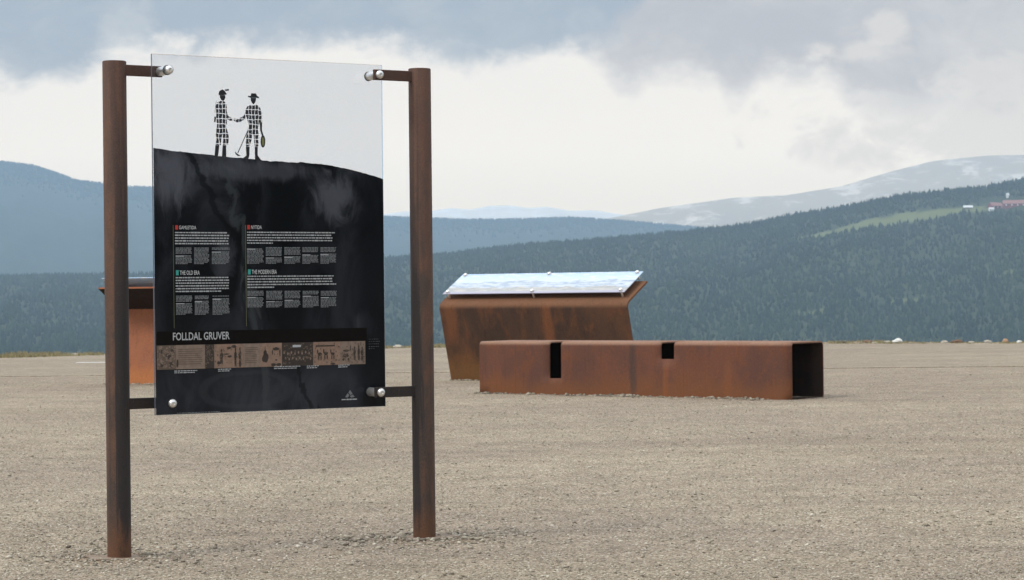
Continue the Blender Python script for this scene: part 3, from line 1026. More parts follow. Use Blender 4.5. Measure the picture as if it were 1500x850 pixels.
def finish_gravel():
    Vs, Fs, Ts, off = [], [], [], 0
    for x, y, sz, tone, flat in GRAVEL_SETS:
        v, f, t = stones(x, y, sz, tone, flat)
        Vs.append(v)
        Fs.append(f + off)
        Ts.append(t)
        off += len(v)
    me = npmesh('gravel', np.concatenate(Vs), np.concatenate(Fs))
    face_attr(me, 'tone', np.concatenate(Ts))
    tag(link('gravel', me, M_STONE), 'loose small grey and tan stones strewn over the gravel ground', 'gravel', kind='stuff')


# ------------------------------------------------------------------ stones and dry grass along the edge of the plateau
def rock(px, py, size, mat, label, group=None, depth=None, seed=0):
    s0, _ = st(px, py)
    y = float(np.interp(s0, EDGE_PTS, EDGE_Y)) - 0.45 if depth is None else depth
    x = s0 * y
    if seed != 1:
        size = tuple(v * 0.8 for v in size)
    bm = bmesh.new()
    bmesh.ops.create_icosphere(bm, subdivisions=3, radius=1.0)
    for v in bm.verts:
        q = v.co * 1.1 + Vector((seed * 3.1, seed * 1.7, 0))
        k = 1 + 0.35 * mnoise.noise(q) + 0.15 * mnoise.noise(q * 2.7)
        v.co = Vector((v.co.x * size[0] * k, v.co.y * size[1] * k, v.co.z * size[2] * k))
        v.co.z = max(v.co.z, -size[2] * 0.55)
    me = bm_mesh('stone', bm)
    o = link('stone', me, mat, None, (x, y, float(ground_z(np.array(x), np.array(y))) + size[2] * 0.45), seed * 1.3)
    tag(o, label, 'stone', group)
    return o


K = {'white': rock_mat('white_stone', (0.72, 0.70, 0.64)), 'brown': rock_mat('brown_stone', (0.16, 0.10, 0.065)), 'orange': rock_mat('orange_stone', (0.38, 0.24, 0.14)),
     'grey': rock_mat('grey_stone', (0.34, 0.31, 0.26)), 'pale': rock_mat('pale_stone', (0.40, 0.36, 0.29)), 'dark': rock_mat('dark_stone', (0.08, 0.065, 0.05))}
rock(1315, 499, (0.120, 0.10, 0.058), K['white'], 'large white boulder on the far gravel edge right of the steel bench', seed=1)
rock(1271, 500, (0.11, 0.10, 0.045), K['brown'], 'dark brown stone left of the white boulder on the far gravel edge', seed=2)
rock(1232, 501, (0.12, 0.10, 0.03), K['dark'], 'flat dark stone on the far edge just right of the bench end', seed=3)
rock(1300, 501, (0.08, 0.08, 0.035), K['pale'], 'small pale stone touching the white boulder on its left', seed=4)
rock(1281, 503, (0.06, 0.06, 0.03), K['pale'], 'little pale stone in front of the dark brown stone at the edge', seed=5, depth=46.6)
rock(1383, 500, (0.09, 0.09, 0.045), K['pale'], 'pale stone to the left of the long brown stone at the edge', seed=6)
rock(1402, 499, (0.14, 0.10, 0.055), K['brown'], 'long brown stone on the far gravel edge towards the right', seed=7)
rock(1423, 502, (0.07, 0.07, 0.03), K['pale'], 'small pale stone between the long brown and the grey stone', seed=8)
rock(1447, 499, (0.10, 0.09, 0.055), K['grey'], 'grey stone left of the orange stone on the far edge', seed=9)
rock(1473, 500, (0.065, 0.065, 0.075), K['orange'], 'upright orange stone at the far right of the gravel edge', seed=10)
rock(1493, 499, (0.06, 0.06, 0.045), K['white'], 'small white stone at the extreme right of the gravel edge', seed=11)
rock(583, 506, (0.13, 0.10, 0.05), K['pale'], 'pale stone seen between sign panel and right post', seed=12)
rock(110, 517, (0.09, 0.08, 0.04), K['pale'], 'pale stone on the left gravel edge beside the sign post', seed=13)
rock(62, 519, (0.08, 0.08, 0.04), K['orange'], 'tan stone on the left gravel edge amid dry grass', seed=14)


def grass_strip():
    V, Fc, tn = [], [], []
    for (a, b, n, hh) in ((-60, 150, 1500, 0.10), (560, 660, 420, 0.085), (1205, 1520, 1000, 0.06), (150, 560, 300, 0.08)):
        for _ in range(n):
            px = random.uniform(a, b)
            s0, _t = st(px, 505)
            y = float(np.interp(s0, EDGE_PTS, EDGE_Y)) - random.uniform(-0.15, 0.9)
            x = s0 * y
            cl = float(fbm(np.array(x * 2.0), np.array(y * 0.2), 3, 50))
            if cl + random.uniform(-0.3, 0.3) < 0:
                continue
            z = float(ground_z(np.array(x), np.array(y)))
            for _k in range(4):
                h = hh * random.uniform(0.35, 1.1) * (0.7 + cl)
                ang = random.uniform(0, 6.28)
                wd = random.uniform(0.006, 0.014)
                bx, by = x + random.gauss(0, 0.04), y + random.gauss(0, 0.04)
                lx, ly = math.cos(ang) * h * 0.5, math.sin(ang) * h * 0.5
                i = len(V)
                V += [(bx - wd, by, z - 0.01), (bx + wd, by, z - 0.01), (bx + lx * 0.5, by + ly * 0.5, z + h * 0.7), (bx + lx, by + ly, z + h)]
                Fc += [(i, i + 1, i + 2), (i, i + 2, i + 3)]
                tq = random.random()
                tn += [tq, tq]
    me = pymesh('dry_grass', V, Fc)
    face_attr(me, 'tone', np.array(tn))
    m, t = new_mat('dry_grass')
    a = t.node('ShaderNodeAttribute', {'attribute_name': 'tone'}).outputs['Fac']
    finish(m, t, Base_Color=t.mix(a, (0.15, 0.135, 0.065), (0.40, 0.34, 0.19)), Roughness=0.9)
    tag(link('dry_grass', me, m), 'short dry yellow grass along the far gravel edge', 'grass', kind='stuff')


grass_strip()

# ------------------------------------------------------------------ steel bench: slotted square tube
BL, BW, BH, BR, BT = 3.59, 0.635, 0.530, 0.045, 0.016
b0 = on_ground(703, 576.5)
BANG = -R(35.3)
SLOTS = [(0.862, 0.140, 0.165), (2.165, 0.150, 0.365)]          # start, width, lower end of the slot


def bench_profile():
    pts = []
    zs = [-0.02, 0.10, 0.165, 0.25, 0.365, 0.43, BH - BR]
    pts += [(0.0, z) for z in zs]
    for i in range(1, 7):
        a = math.pi - i * (math.pi / 2) / 6
        pts.append((BR + BR * math.cos(a), BH - BR + BR * math.sin(a)))
    pts += [(y, BH) for y in (0.12, 0.22, 0.30, 0.42, BW - BR)]
    for i in range(1, 7):
        a = math.pi / 2 - i * (math.pi / 2) / 6
        pts.append((BW - BR + BR * math.cos(a), BH - BR + BR * math.sin(a)))
    pts += [(BW, z) for z in (0.36, 0.18, BR - 0.02)]
    for i in range(1, 5):
        a = -i * (math.pi / 2) / 4
        pts.append((BW - BR + BR * math.cos(a), BR - 0.02 + BR * math.sin(a)))
    pts += [(y, -0.02) for y in (0.4, 0.2)]
    return pts


def bench_mesh():
    prof = bench_profile()
    xs = sorted(set([0.0, BL] + [round(v, 4) for s0, w0, _ in SLOTS for v in (s0, s0 + w0)] + [round(i * BL / 24, 4) for i in range(25)]))
    xs = [x for i, x in enumerate(xs) if i == 0 or x - xs[i - 1] > 0.004]
    bm = bmesh.new()
    rows = [[bm.verts.new((x, y, z)) for y, z in prof] for x in xs]
    n = len(prof)
    for i in range(len(xs) - 1):
        xm = (xs[i] + xs[i + 1]) / 2
        for j in range(n):
            j2 = (j + 1) % n
            ym, zm = (prof[j][0] + prof[j2][0]) / 2, (prof[j][1] + prof[j2][1]) / 2
            cut = any(s0 < xm < s0 + w0 and ((ym < BR and zm > zl) or (zm > BH - BR and ym < 0.30)) for s0, w0, zl in SLOTS)
            if not cut:
                bm.faces.new((rows[i][j], rows[i + 1][j], rows[i + 1][j2], rows[i][j2]))
    bmesh.ops.recalc_face_normals(bm, faces=bm.faces)
    vol = sum(f.normal.dot(f.calc_center_median() - Vector((BL / 2, BW / 2, BH / 2))) for f in bm.faces)
    if vol < 0:
        bmesh.ops.reverse_faces(bm, faces=bm.faces)
    me = bpy.data.meshes.new('steel_bench')
    bm.to_mesh(me)
    bm.free()
    me.polygons.foreach_set('use_smooth', [True] * len(me.polygons))
    me.set_sharp_from_angle(angle=R(30))
    return me


bench = link('steel_bench', bench_mesh(), [M_BENCH, M_DARK_STEEL], None, (b0.x, b0.y, 0.0), BANG)
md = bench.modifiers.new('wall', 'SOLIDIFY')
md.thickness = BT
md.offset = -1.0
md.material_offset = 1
md.material_offset_rim = 0
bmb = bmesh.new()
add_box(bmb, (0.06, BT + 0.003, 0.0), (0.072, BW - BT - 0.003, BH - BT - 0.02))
link('end_plate', bm_mesh('end_plate', bmb), M_DARK_STEEL, bench)
tag(bench, 'long low rusty square steel tube bench with two cut slots lying on gravel', 'bench')
bu = Vector((math.cos(BANG), math.sin(BANG)))
bn = Vector((-math.sin(BANG), math.cos(BANG)))
m = 900                                                         # stones pushed up along the foot of the bench
al = RNG.uniform(-0.05, BL + 0.05, m)
al = np.where(fbm(al * 2.3, al * 0, 3, 12) + RNG.uniform(-0.2, 0.2, m) > -0.02, al, 1.78 + RNG.normal(0, 0.12, m))
aw = -np.abs(RNG.normal(0, 0.075, m)) - 0.004
GRAVEL_SETS.append((b0.x + al * bu.x + aw * bn.x, b0.y + al * bu.y + aw * bn.y, np.clip(np.exp(RNG.normal(math.log(0.0085), 0.55, m)), 0.003, 0.030), RNG.uniform(0.05, 0.8, m), 0.9))


# ------------------------------------------------------------------ information lecterns: one folded steel plate with a picture panel on spacers
LL = 2.61
R1, Z1, R2, Z2 = 0.245, 0.895, 0.440, 0.245                    # lean of the front plate, height of the fold, run and rise of the top plate


def plate_mesh(name, thick=0.022, bend=0.09):
    p0, p1, p2 = Vector((0, -0.05)), Vector((-R1, Z1)), Vector((-R1 + R2, Z1 + Z2))
    d0, d1 = (p0 - p1).normalized(), (p2 - p1).normalized()
    half = math.acos(max(-1, min(1, d0.dot(d1)))) / 2
    tl = bend / math.tan(half)
    cen = p1 + (d0 + d1).normalized() * (bend / math.sin(half))
    a0 = p1 + d0 * tl - cen
    a1 = p1 + d1 * tl - cen
    ang0, ang1 = math.atan2(a0.y, a0.x), math.atan2(a1.y, a1.x)
    while ang1 - ang0 > math.pi:
        ang1 -= 2 * math.pi
    while ang1 - ang0 < -math.pi:
        ang1 += 2 * math.pi
    line = [p0, (p0 * 2 + p1) / 3, (p0 + p1 * 2) / 3]
    line += [cen + Vector((math.cos(ang0 + (ang1 - ang0) * i / 8), math.sin(ang0 + (ang1 - ang0) * i / 8))) * bend for i in range(9)]
    line += [p1 + d1 * (d1.dot(p2 - p1) * 0.6), p2]
    nrm = []
    for i in range(len(line)):
        a, b = line[max(0, i - 1)], line[min(len(line) - 1, i + 1)]
        tn = (b - a).normalized()
        nrm.append(Vector((tn.y, -tn.x)))
    inner = [q + k * thick for q, k in zip(line, nrm)]          # towards the back / underside
    loop = line + inner[::-1]
    xs = np.linspace(0, LL, 12)
    bm = bmesh.new()
    rows = [[bm.verts.new((x, q.x, q.y)) for q in loop] for x in xs]
    n = len(loop)
    for i in range(len(xs) - 1):
        for j in range(n):
            bm.faces.new((rows[i][j], rows[i + 1][j], rows[i + 1][(j + 1) % n], rows[i][(j + 1) % n]))
    h = len(line)
    for row in (rows[0], rows[-1]):
        for j in range(h - 1):
            bm.faces.new((row[j], row[j + 1], row[n - 2 - j], row[n - 1 - j]))
    return bm_mesh(name, bm, smooth=True)


def panorama_mat():
    """the printed mountain view on the picture panel"""
    m, t = new_mat('panorama_print')
    x, y, z = t.sep(t.coord())                                  # x along the panel, y up its slope
    n = t.noise(t.comb(x, 0.0, 0.0), 1.6, 5, 0.55)
    n2 = t.noise(t.comb(x, 5.0, 0.0), 3.4, 5, 0.6)
    nn = t.noise(t.comb(x, t.math('MULTIPLY', y, 3.0), 1.0), 7.0, 5, 0.6)
    h1 = t.math('ADD', 0.10, t.math('MULTIPLY', n, 0.36))
    h2 = t.math('ADD', 0.03, t.math('MULTIPLY', n2, 0.22))
    skyc = t.mix(t.smooth(y, 0.25, 0.52), (0.50, 0.60, 0.72), (0.36, 0.50, 0.70))
    skyc = t.mix(t.smooth(nn, 0.5, 0.7), skyc, (0.62, 0.66, 0.72))
    mtn = t.mix(t.smooth(nn, 0.40, 0.62), (0.29, 0.36, 0.46), (0.48, 0.54, 0.61))
    low = t.mix(t.smooth(nn, 0.42, 0.62), (0.30, 0.31, 0.31), (0.42, 0.40, 0.37))
    c = t.mix(t.smooth(t.math('SUBTRACT', h1, y), -0.004, 0.006), skyc, mtn)
    c = t.mix(t.smooth(t.math('SUBTRACT', h2, y), -0.01, 0.02), c, low)
    c = t.mix(t.smooth(y, 0.050, 0.040), c, (0.34, 0.33, 0.42))
    return finish(m, t, Base_Color=c, Roughness=0.12, Specular_IOR_Level=0.55, Coat_Weight=0.6, Coat_Roughness=0.06)


M_PANORAMA = panorama_mat()
PW, PD = 2.53, 0.475
panel_bm = bmesh.new()
add_box(panel_bm, (0, 0, 0), (PW, PD, 0.010))
PANEL_ME = bm_mesh('picture_panel', panel_bm, 0.002, 1)
BOLT_ME = lathe('bolt', [(0.012, -0.004), (0.024, 0.0), (0.024, 0.014), (0.019, 0.023), (0.008, 0.028)], 20)
STAND_ME = lathe('standoff', [(0.013, 0.0), (0.013, 0.068)], 16)


def lectern(origin, rotz, plate_m, label, name='information_lectern', dark_under=False):
    root = empty(name, origin, rotz)
    tag(root, label, 'lectern', 'steel lecterns on the gravel')
    pm_ = plate_mesh('steel_plate')
    pl_ = link('steel_plate', pm_, [plate_m, M_DARK_STEEL], root)
    if dark_under:                                               # the underside of the top gets the darker steel
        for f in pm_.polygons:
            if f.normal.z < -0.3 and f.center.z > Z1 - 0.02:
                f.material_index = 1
    slope = math.atan2(Z2, R2)
    ps = link('picture_panel', PANEL_ME.copy(), M_PANORAMA, root)
    up = Vector((0, -math.sin(slope), math.cos(slope)))
    base = Vector((0.012, -R1 + 0.112 * math.cos(slope), Z1 + 0.112 * math.sin(slope))) + up * 0.070
    ps.location = base
    ps.rotation_euler = (slope, 0, 0)
    for x in (0.06, PW / 2, PW - 0.06):
        for y in (0.035, PD - 0.035):
            q = base + Vector((x, y * math.cos(slope), y * math.sin(slope)))
            b = link('bolt', BOLT_ME.copy(), M_STEEL, root, q + up * 0.011)
            b.rotation_euler = (slope, 0, 0)
            sd = link('standoff', STAND_ME.copy(), M_STEEL, b, (0, 0, -0.080))
    return root


lb_ = on_ground(662, 556.5)
LANG = -R(35)
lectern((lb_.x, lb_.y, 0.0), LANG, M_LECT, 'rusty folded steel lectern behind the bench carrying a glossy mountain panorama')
l2 = on_ground(160, 562)
L2A = R(25)
# it faces the other way, so its own origin is the far (right) end of its foot
lectern((l2.x + LL * math.cos(L2A), l2.y - LL * math.sin(L2A), 0.0), R(180) - L2A, M_LECT2, 'orange rusty lectern turned away, half hidden behind the sign', dark_under=True)
for (ox, oy, ang, sgn) in ((lb_.x, lb_.y, LANG, -1), (l2.x, l2.y, -L2A, -1)):
    m = 500
    al = RNG.uniform(0, LL, m)
    aw = sgn * np.abs(RNG.normal(0, 0.05, m))
    GRAVEL_SETS.append((ox + al * math.cos(ang) - aw * math.sin(ang), oy + al * math.sin(ang) + aw * math.cos(ang), np.clip(np.exp(RNG.normal(math.log(0.010), 0.45, m)), 0.004, 0.028), RNG.uniform(0.2, 0.9, m), 0.9))

# ------------------------------------------------------------------ the information sign
PL_D, PR_D = 9.30, 9.86
A = at_depth(228, 610, PL_D)
Bp = at_depth(565, 594.5, PR_D)
TLp = at_depth(220, 80, PL_D)
PU = Vector((Bp.x - A.x, Bp.y - A.y, 0.0))
SW = PU.length
PU.normalize()
PN = Vector((PU.y, -PU.x, 0.0))                                 # out of the front
PYAW = math.atan2(PU.y, PU.x)
SH = (TLp.z - A.z)
A = Vector((A.x, A.y, (A.z + Bp.z) / 2))


def on_panel(px, py):
    d = ray(px, py)
    k = (A - EYE).dot(PN) / d.dot(PN)
    q = EYE + d * k - A
    return q.dot(PU), q.z


sign = empty('information_sign', (POSTS[0][0] * 0.5 + POSTS[1][0] * 0.5, 9.6, 0.0))
tag(sign, 'tall information sign with black printed clear acrylic panel between two rusty round posts', 'sign')
INV = Matrix.Translation(sign.location).inverted()


def sign_part(name, me, mat, parent=None, loc=(0, 0, 0), rotz=0.0):
    o = link(name, me, mat, parent or sign)
    if parent is None:
        o.location = Vector(loc) - sign.location
        o.rotation_euler.z = rotz
    else:
        o.location = loc
        o.rotation_euler.z = rotz
    return o


# acrylic sheet: local x along the panel, y into it (front face at y = 0), z up
ST = 0.010
bm = bmesh.new()
add_box(bm, (0, 0, 0), (SW, ST, SH))
bmesh.ops.recalc_face_normals(bm, faces=bm.faces)
for f_ in bm.faces:
    f_.material_index = 1 if f_.normal.x < -0.9 or f_.normal.z < -0.9 else 0
me = bpy.data.meshes.new('acrylic_panel')
bm.to_mesh(me)
bm.free()
sheet = sign_part('acrylic_panel', me, [M_ACRYLIC, M_ACRYLIC_EDGE], None, A, PYAW)

# posts, arms and bolts
bolts = [(247, 102.5, 'behind'), (556, 109.5, 'front'), (252, 591, 'behind'), (558, 575, 'front')]
bolt_loc = [on_panel(*b[:2]) for b in bolts]
for k in (1, 3):                                                 # the right-hand heads stand proud of the sheet
    px, py = bolts[k][:2]
    d = ray(px, py)
    q0 = A + PN * 0.100
    q = EYE + d * ((q0 - EYE).dot(PN) / d.dot(PN)) - A
    bolt_loc[k] = (q.dot(PU), q.z)
POST_R, POST_H = 0.0465, 1.93
POST_TURN = R(160)                                              # the right post shows another side of its rust
HEAD_ME = lathe('bolt', [(0.0155, 0.0), (0.017, 0.0015), (0.017, 0.006), (0.0155, 0.0115), (0.011, 0.0155), (0.0065, 0.0165), (0.0065, 0.0115), (0.001, 0.0115)], 28, 'Y')
SPACER_ME = lathe('spacer', [(0.0175, 0.0), (0.018, 0.001), (0.018, 0.070), (0.0175, 0.071)], 24, 'Y')
GASKET_ME = lathe('gasket', [(0.0195, 0.0), (0.0195, 0.004)], 24, 'Y')
for i, (px_, py_) in enumerate(POSTS):
    gz_ = float(ground_z(np.array(px_), np.array(py_)))
    hh = POST_H if i == 0 else 1.937
    pm = lathe('post', [(POST_R * 0.55, -0.08 + hh), (POST_R - 0.002, -0.08 + hh), (POST_R, hh - 0.083), (POST_R, -0.08)][::-1], 40)
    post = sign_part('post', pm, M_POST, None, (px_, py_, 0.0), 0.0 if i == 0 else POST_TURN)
    post.location.z = -0.0
    # top so that the tube ends at hh above the ground
    for v in post.data.vertices:
        if v.co.z > 1:
            v.co.z += 0.08
    bmp = bmesh.new()
    add_box(bmp, (-0.118, -0.075, 0.0), (0.118, 0.075, 0.007))
    bp = link('base_plate', bm_mesh('base_plate', bmp, 0.002, 1), M_DUSTY, post, (0, 0, gz_ - 0.003), R(24) - (0.0 if i == 0 else POST_TURN))
    bp.rotation_euler.y = R(2.2 if i == 0 else -1.6)
    rel = Vector((px_, py_, 0)) - Vector((A.x, A.y, 0))
    pxl, pyl = rel.dot(PU), -rel.dot(PN)                         # post centre in the sheet's own frame
    for k in ((0, 2) if i == 0 else (1, 3)):
        bx, bz = bolt_loc[k]
        y0, y1 = (0.082, 0.096) if i == 0 else (-0.096, -0.082)
        if i == 0:
            lo, hi = pxl + POST_R * 0.3, bx + 0.012
        else:
            lo, hi = bx - 0.022, pxl - POST_R * 0.3
        bmp = bmesh.new()
        add_box(bmp, (lo, y0, bz - 0.0215), (hi, y1, bz + 0.0215))
        am = bm_mesh('arm', bmp, 0.002, 1)
        am.transform(Matrix.Rotation(0.0 if i == 0 else -POST_TURN, 4, 'Z') @ Matrix.Translation(A - Vector((px_, py_, 0))) @ Matrix.Rotation(PYAW, 4, 'Z'))
        link('arm', am, M_POST, post)
        bo = sign_part('bolt', HEAD_ME.copy(), M_STEEL, None, A + PU * bx + Vector((0, 0, bz)) + PN * (0.0005 if i == 0 else 0.0965), PYAW)
        # the turned axis runs out of the front (-y), so lengths behind the head are added on +y
        sp = link('spacer', SPACER_ME.copy(), M_STEEL, bo, (0, 0.0105 + 0.071 if i == 0 else 0.0145 + 0.071, 0))
        gk = link('gasket', GASKET_ME.copy(), M_RUBBER, bo, (0, 0.0145 + 0.0755 if i else 0.0150, 0))

# ---- the print
PRX = -0.0012


def poly_mesh(name, polys, y=PRX, thick=0.0):
    """filled outlines (panel coordinates) standing just proud of the sheet"""
    bm = bmesh.new()
    for k, pts in enumerate(polys):
        vs = [bm.verts.new((a, y, b)) for a, b in pts]
        try:
            f = bm.faces.new(vs)
        except ValueError:
            continue
        if f.normal.y > 0 or (f.normal_update() or f.normal.y > 0):
            f.normal_flip()
    bmesh.ops.triangulate(bm, faces=bm.faces[:], ngon_method='EAR_CLIP')
    me = bpy.data.meshes.new(name)
    bm.to_mesh(me)
    bm.free()
    return me


def print_px(name, polys_px, mat, y=PRX, mapf=None, parent=sheet):
    mapf = mapf or on_panel
    return link(name, poly_mesh(name, [[mapf(*p) for p in poly] for poly in polys_px], y), mat, parent)


def rect_px(x0, y0, x1, y1):
    return [(x0, y0), (x1, y0), (x1, y1), (x0, y1)]


# the black picture: its upper edge is the brow of the hill the two miners stand on
brow = [(223, 217), (236, 218), (252, 221), (268, 222.5), (285, 225), (300, 226), (318, 228.5), (332, 230), (352, 231.5), (372, 233.5), (390, 235.5), (396, 237), (405, 236),
        (420, 237.5), (436, 238.5), (440, 237.5), (456, 239.5), (470, 240.5), (486, 243), (500, 246), (515, 249), (532, 253.5), (548, 258), (566, 263)]
bl = [on_panel(*p) for p in brow]
fine = []
for (a0, c0), (a1, c1) in zip(bl[:-1], bl[1:]):
    for k in range(4):
        q = k / 4
        fine.append((a0 + (a1 - a0) * q, c0 + (c1 - c0) * q + random.uniform(-0.0012, 0.0012)))
fine.append(bl[-1])
fine = [(min(max(a, 0.0015), SW - 0.0015), c_) for a, c_ in fine]
outline = [(0.0015, 0.0015), (0.0015, fine[0][1])] + [q for q in fine if 0.0016 < q[0] < SW - 0.0016] + [(SW - 0.0015, fine[-1][1]), (SW - 0.0015, 0.0015)]
# cut the outline into vertical strips so the sheet triangulates cleanly
bm = bmesh.new()
top = outline[1:-1]
lo_v = [bm.verts.new((a, PRX, 0.0015)) for a, _ in top]
hi_v = [bm.verts.new((a, PRX, c_)) for a, c_ in top]
for i in range(len(top) - 1):
    bm.faces.new((lo_v[i], lo_v[i + 1], hi_v[i + 1], hi_v[i]))
bmesh.ops.recalc_face_normals(bm, faces=bm.faces)
me = bpy.data.meshes.new('mine_photograph')
bm.to_mesh(me)
bm.free()
mine = link('mine_photograph', me, M_MINE, sheet)
mine['label'] = 'black and grey printed mine picture filling the lower panel'

# the two miners shaking hands
CZ = 850 / 120


def crop(u, v):
    return on_panel(300 + u / CZ, 120 + v / CZ)


man1_body = [(165, 198), (205, 205), (222, 235), (228, 270), (225, 300), (238, 350), (285, 382), (292, 402), (262, 406), (226, 388), (229, 440), (217, 455), (236, 520), (249, 570), (242, 652),
             (184, 655), (190, 600), (180, 545), (170, 600), (166, 655), (108, 655), (120, 600), (112, 540), (125, 450), (118, 380), (115, 300), (112, 250), (130, 215)]
man1_solid = [[(140, 140), (148, 98), (180, 78), (206, 95), (230, 130), (192, 140)], [(203, 82), (245, 73), (250, 92), (215, 96)], [(155, 141), (210, 140), (213, 160), (205, 185), (190, 200), (170, 190), (155, 165)],
              [(108, 657), (150, 657), (137, 770), (100, 770)], [(184, 657), (220, 657), (222, 778), (176, 776)], [(98, 362), (116, 362), (110, 418), (94, 420)],
              [(116, 195), (120, 196), (104, 320), (100, 320)]]
man2_body = [(475, 240), (540, 235), (575, 275), (592, 320), (595, 420), (568, 420), (555, 480), (562, 560), (553, 672), (516, 672), (505, 560), (490, 540), (485, 600), (463, 672), (424, 672), (425, 590),
             (437, 520), (455, 450), (441, 400), (430, 360), (415, 390), (370, 415), (335, 422), (300, 404), (295, 380), (340, 386), (400, 355), (420, 315), (415, 298), (440, 255)]
man2_solid = [[(445, 145), (475, 147), (480, 120), (530, 120), (540, 145), (563, 160), (555, 173), (530, 166), (470, 166), (448, 158)], [(475, 167), (530, 167), (530, 195), (515, 225), (500, 236), (485, 215), (475, 190)],
              [(568, 421), (595, 421), (591, 500), (607, 550), (590, 560), (572, 500)], [(424, 674), (463, 674), (462, 762), (452, 800), (392, 796), (430, 765)], [(516, 674), (548, 674), (548, 765), (586, 815), (520, 812)]]
f1 = print_px('miner_figure', [man1_body], M_FIGURE, mapf=crop)
f2 = print_px('miner_figure', [man2_body], M_FIGURE, mapf=crop)
for nm, pg in zip(('cap_print', 'lamp_print', 'head_print', 'boot_print', 'boot_print', 'tool_print', 'strap_print'), man1_solid):
    print_px(nm, [pg], M_INK, mapf=crop)
for nm, pg in zip(('hat_print', 'head_print', 'arm_print', 'boot_print', 'boot_print'), man2_solid):
    print_px(nm, [pg], M_INK, mapf=crop)
for pg in ([(440, 508), (446, 514), (345, 742), (337, 738)], [(312, 718), (330, 742), (372, 768), (340, 771), (316, 748)], [(436, 520), (440, 508), (470, 505), (470, 512), (446, 516)]):
    print_px('pickaxe_print', [pg], M_INK, mapf=crop)
ell = lambda cx, cy, rx, ry, n=18: [(cx + rx * math.cos(2 * math.pi * k / n), cy + ry * math.sin(2 * math.pi * k / n)) for k in range(n)]
print_px('bag_print', [ell(602, 618, 25, 66)], M_INK, mapf=crop, y=PRX)
print_px('bag_print', [ell(602, 620, 13, 46)], plain('yellow_green_print', (0.16, 0.17, 0.055), 0.4, 0, 0.3), mapf=crop, y=PRX - 0.0006)

PR2, PR3, PR4 = -0.0018, -0.0024, -0.0030


def lettering(name, text, x0, x1, y_base, y_top, mat, bold=0.0, xr=None):
    """text set to fill the box between two pixels on the baseline and a cap height"""
    a, za = on_panel(x0, y_base)
    b, zb = on_panel(x1, y_base + (xr if xr is not None else (x1 - x0) * -0.033))
    _, zt = on_panel(x0, y_top)
    cu = bpy.data.curves.new(name, 'FONT')
    cu.body = text
    cu.size = 1.0
    cu.offset = bold
    cu.resolution_u = 3
    tmp = bpy.data.objects.new(name, cu)
    COL.objects.link(tmp)
    bpy.context.view_layer.update()
    me = bpy.data.meshes.new_from_object(tmp.evaluated_get(bpy.context.evaluated_depsgraph_get()))
    bpy.data.objects.remove(tmp)
    co = np.empty(len(me.vertices) * 3, np.float32)
    me.vertices.foreach_get('co', co)
    co = co.reshape(-1, 3)
    lo, hi = co.min(0), co.max(0)
    out = np.empty_like(co)
    out[:, 0] = a + (co[:, 0] - lo[0]) / (hi[0] - lo[0]) * (b - a)
    out[:, 1] = PR3
    out[:, 2] = za + (co[:, 1] - lo[1]) / (hi[1] - lo[1]) * (zt - za)
    me.vertices.foreach_set('co', out.ravel())
    me.materials.clear()
    me.update()
    return link(name, me, mat, sheet)


# the printed lines on this panel run level, so one pixel row drops as it nears the camera: use the left margin's rows
def level(px, py_ref, x_ref):
    """pixel row at column px of the level line that passes (x_ref, py_ref)"""
    z = on_panel(x_ref, py_ref)[1]
    lo, hi = py_ref - 30, py_ref + 30
    for _ in range(30):
        mid = (lo + hi) / 2
        if on_panel(px, mid)[1] > z:
            lo = mid
        else:
            hi = mid
    return (lo + hi) / 2


def quad(x0, x1, yt, yb):
    """level rectangle between panel columns x0..x1 whose left side spans pixel rows yt..yb"""
    (a, zt), (_, zb) = on_panel(x0, yt), on_panel(x0, yb)
    b = on_panel(x1, yt)[0]
    return [(a, zb), (b, zb), (b, zt), (a, zt)]


def text_lines(name, x0, x1, rows, thick, mat, last=1.0, y=PR3, word=(1.4, 5.5), gap=0.75):
    polys = []
    for k, r in enumerate(rows):
        xe = x0 + (x1 - x0) * (last if k == len(rows) - 1 else random.uniform(0.95, 1.0))
        x = x0
        while x < xe - 1:
            wlen = min(random.uniform(*word), xe - x)
            rr = level(x, r, x0)
            th = thick * random.uniform(0.8, 1.15)
            polys.append(quad(x, x + wlen, rr - th / 2, rr + th / 2))
            x += wlen + gap * random.uniform(0.7, 1.3)
    bm = bmesh.new()
    for p in polys:
        bm.faces.new([bm.verts.new((a, y, b)) for a, b in p])
    me = bpy.data.meshes.new(name)
    bm.to_mesh(me)
    bm.free()
    return link(name, me, mat, sheet)


def rows(y0, y1, n):
    return [y0 + (y1 - y0) * k / max(1, n - 1) for k in range(n)]


lettering('title_lettering', 'FOLLDAL GRUVER', 253, 336, 499.0, 487.5, M_LIGHTGREY, 0.012)
for txt, x0, x1, yb, yt, mk in (('GAMLETIDA', 262, 287, 336.0, 330.8, M_RED), ('NYTIDA', 367.5, 383, 335.6, 330.4, M_RED),
                                ('THE OLD ERA', 263, 292, 402.8, 396.6, M_TEAL), ('THE MODERN ERA', 368.5, 405, 401.6, 395.4, M_TEAL)):
    lettering('heading_lettering', txt, x0, x1, yb, yt, M_WHITE, 0.0)
    q = quad(x0 - 5.6, x0 - 1.6, yt - 0.6, yb + 0.6)
    link('heading_marker', poly_mesh('heading_marker', [q], PR2), mk, sheet)
text_lines('body_text', 256, 336, rows(340.8, 357.0, 5), 1.75, M_LIGHTGREY, 0.98)
text_lines('body_text', 361.5, 491, rows(340.4, 356.2, 5), 1.65, M_LIGHTGREY, 0.30)
text_lines('body_text', 257, 336, rows(407.0, 427.2, 6), 1.75, M_LIGHTGREY, 0.86)
text_lines('body_text', 362, 492, rows(405.0, 421.2, 5), 1.65, M_LIGHTGREY, 0.31)


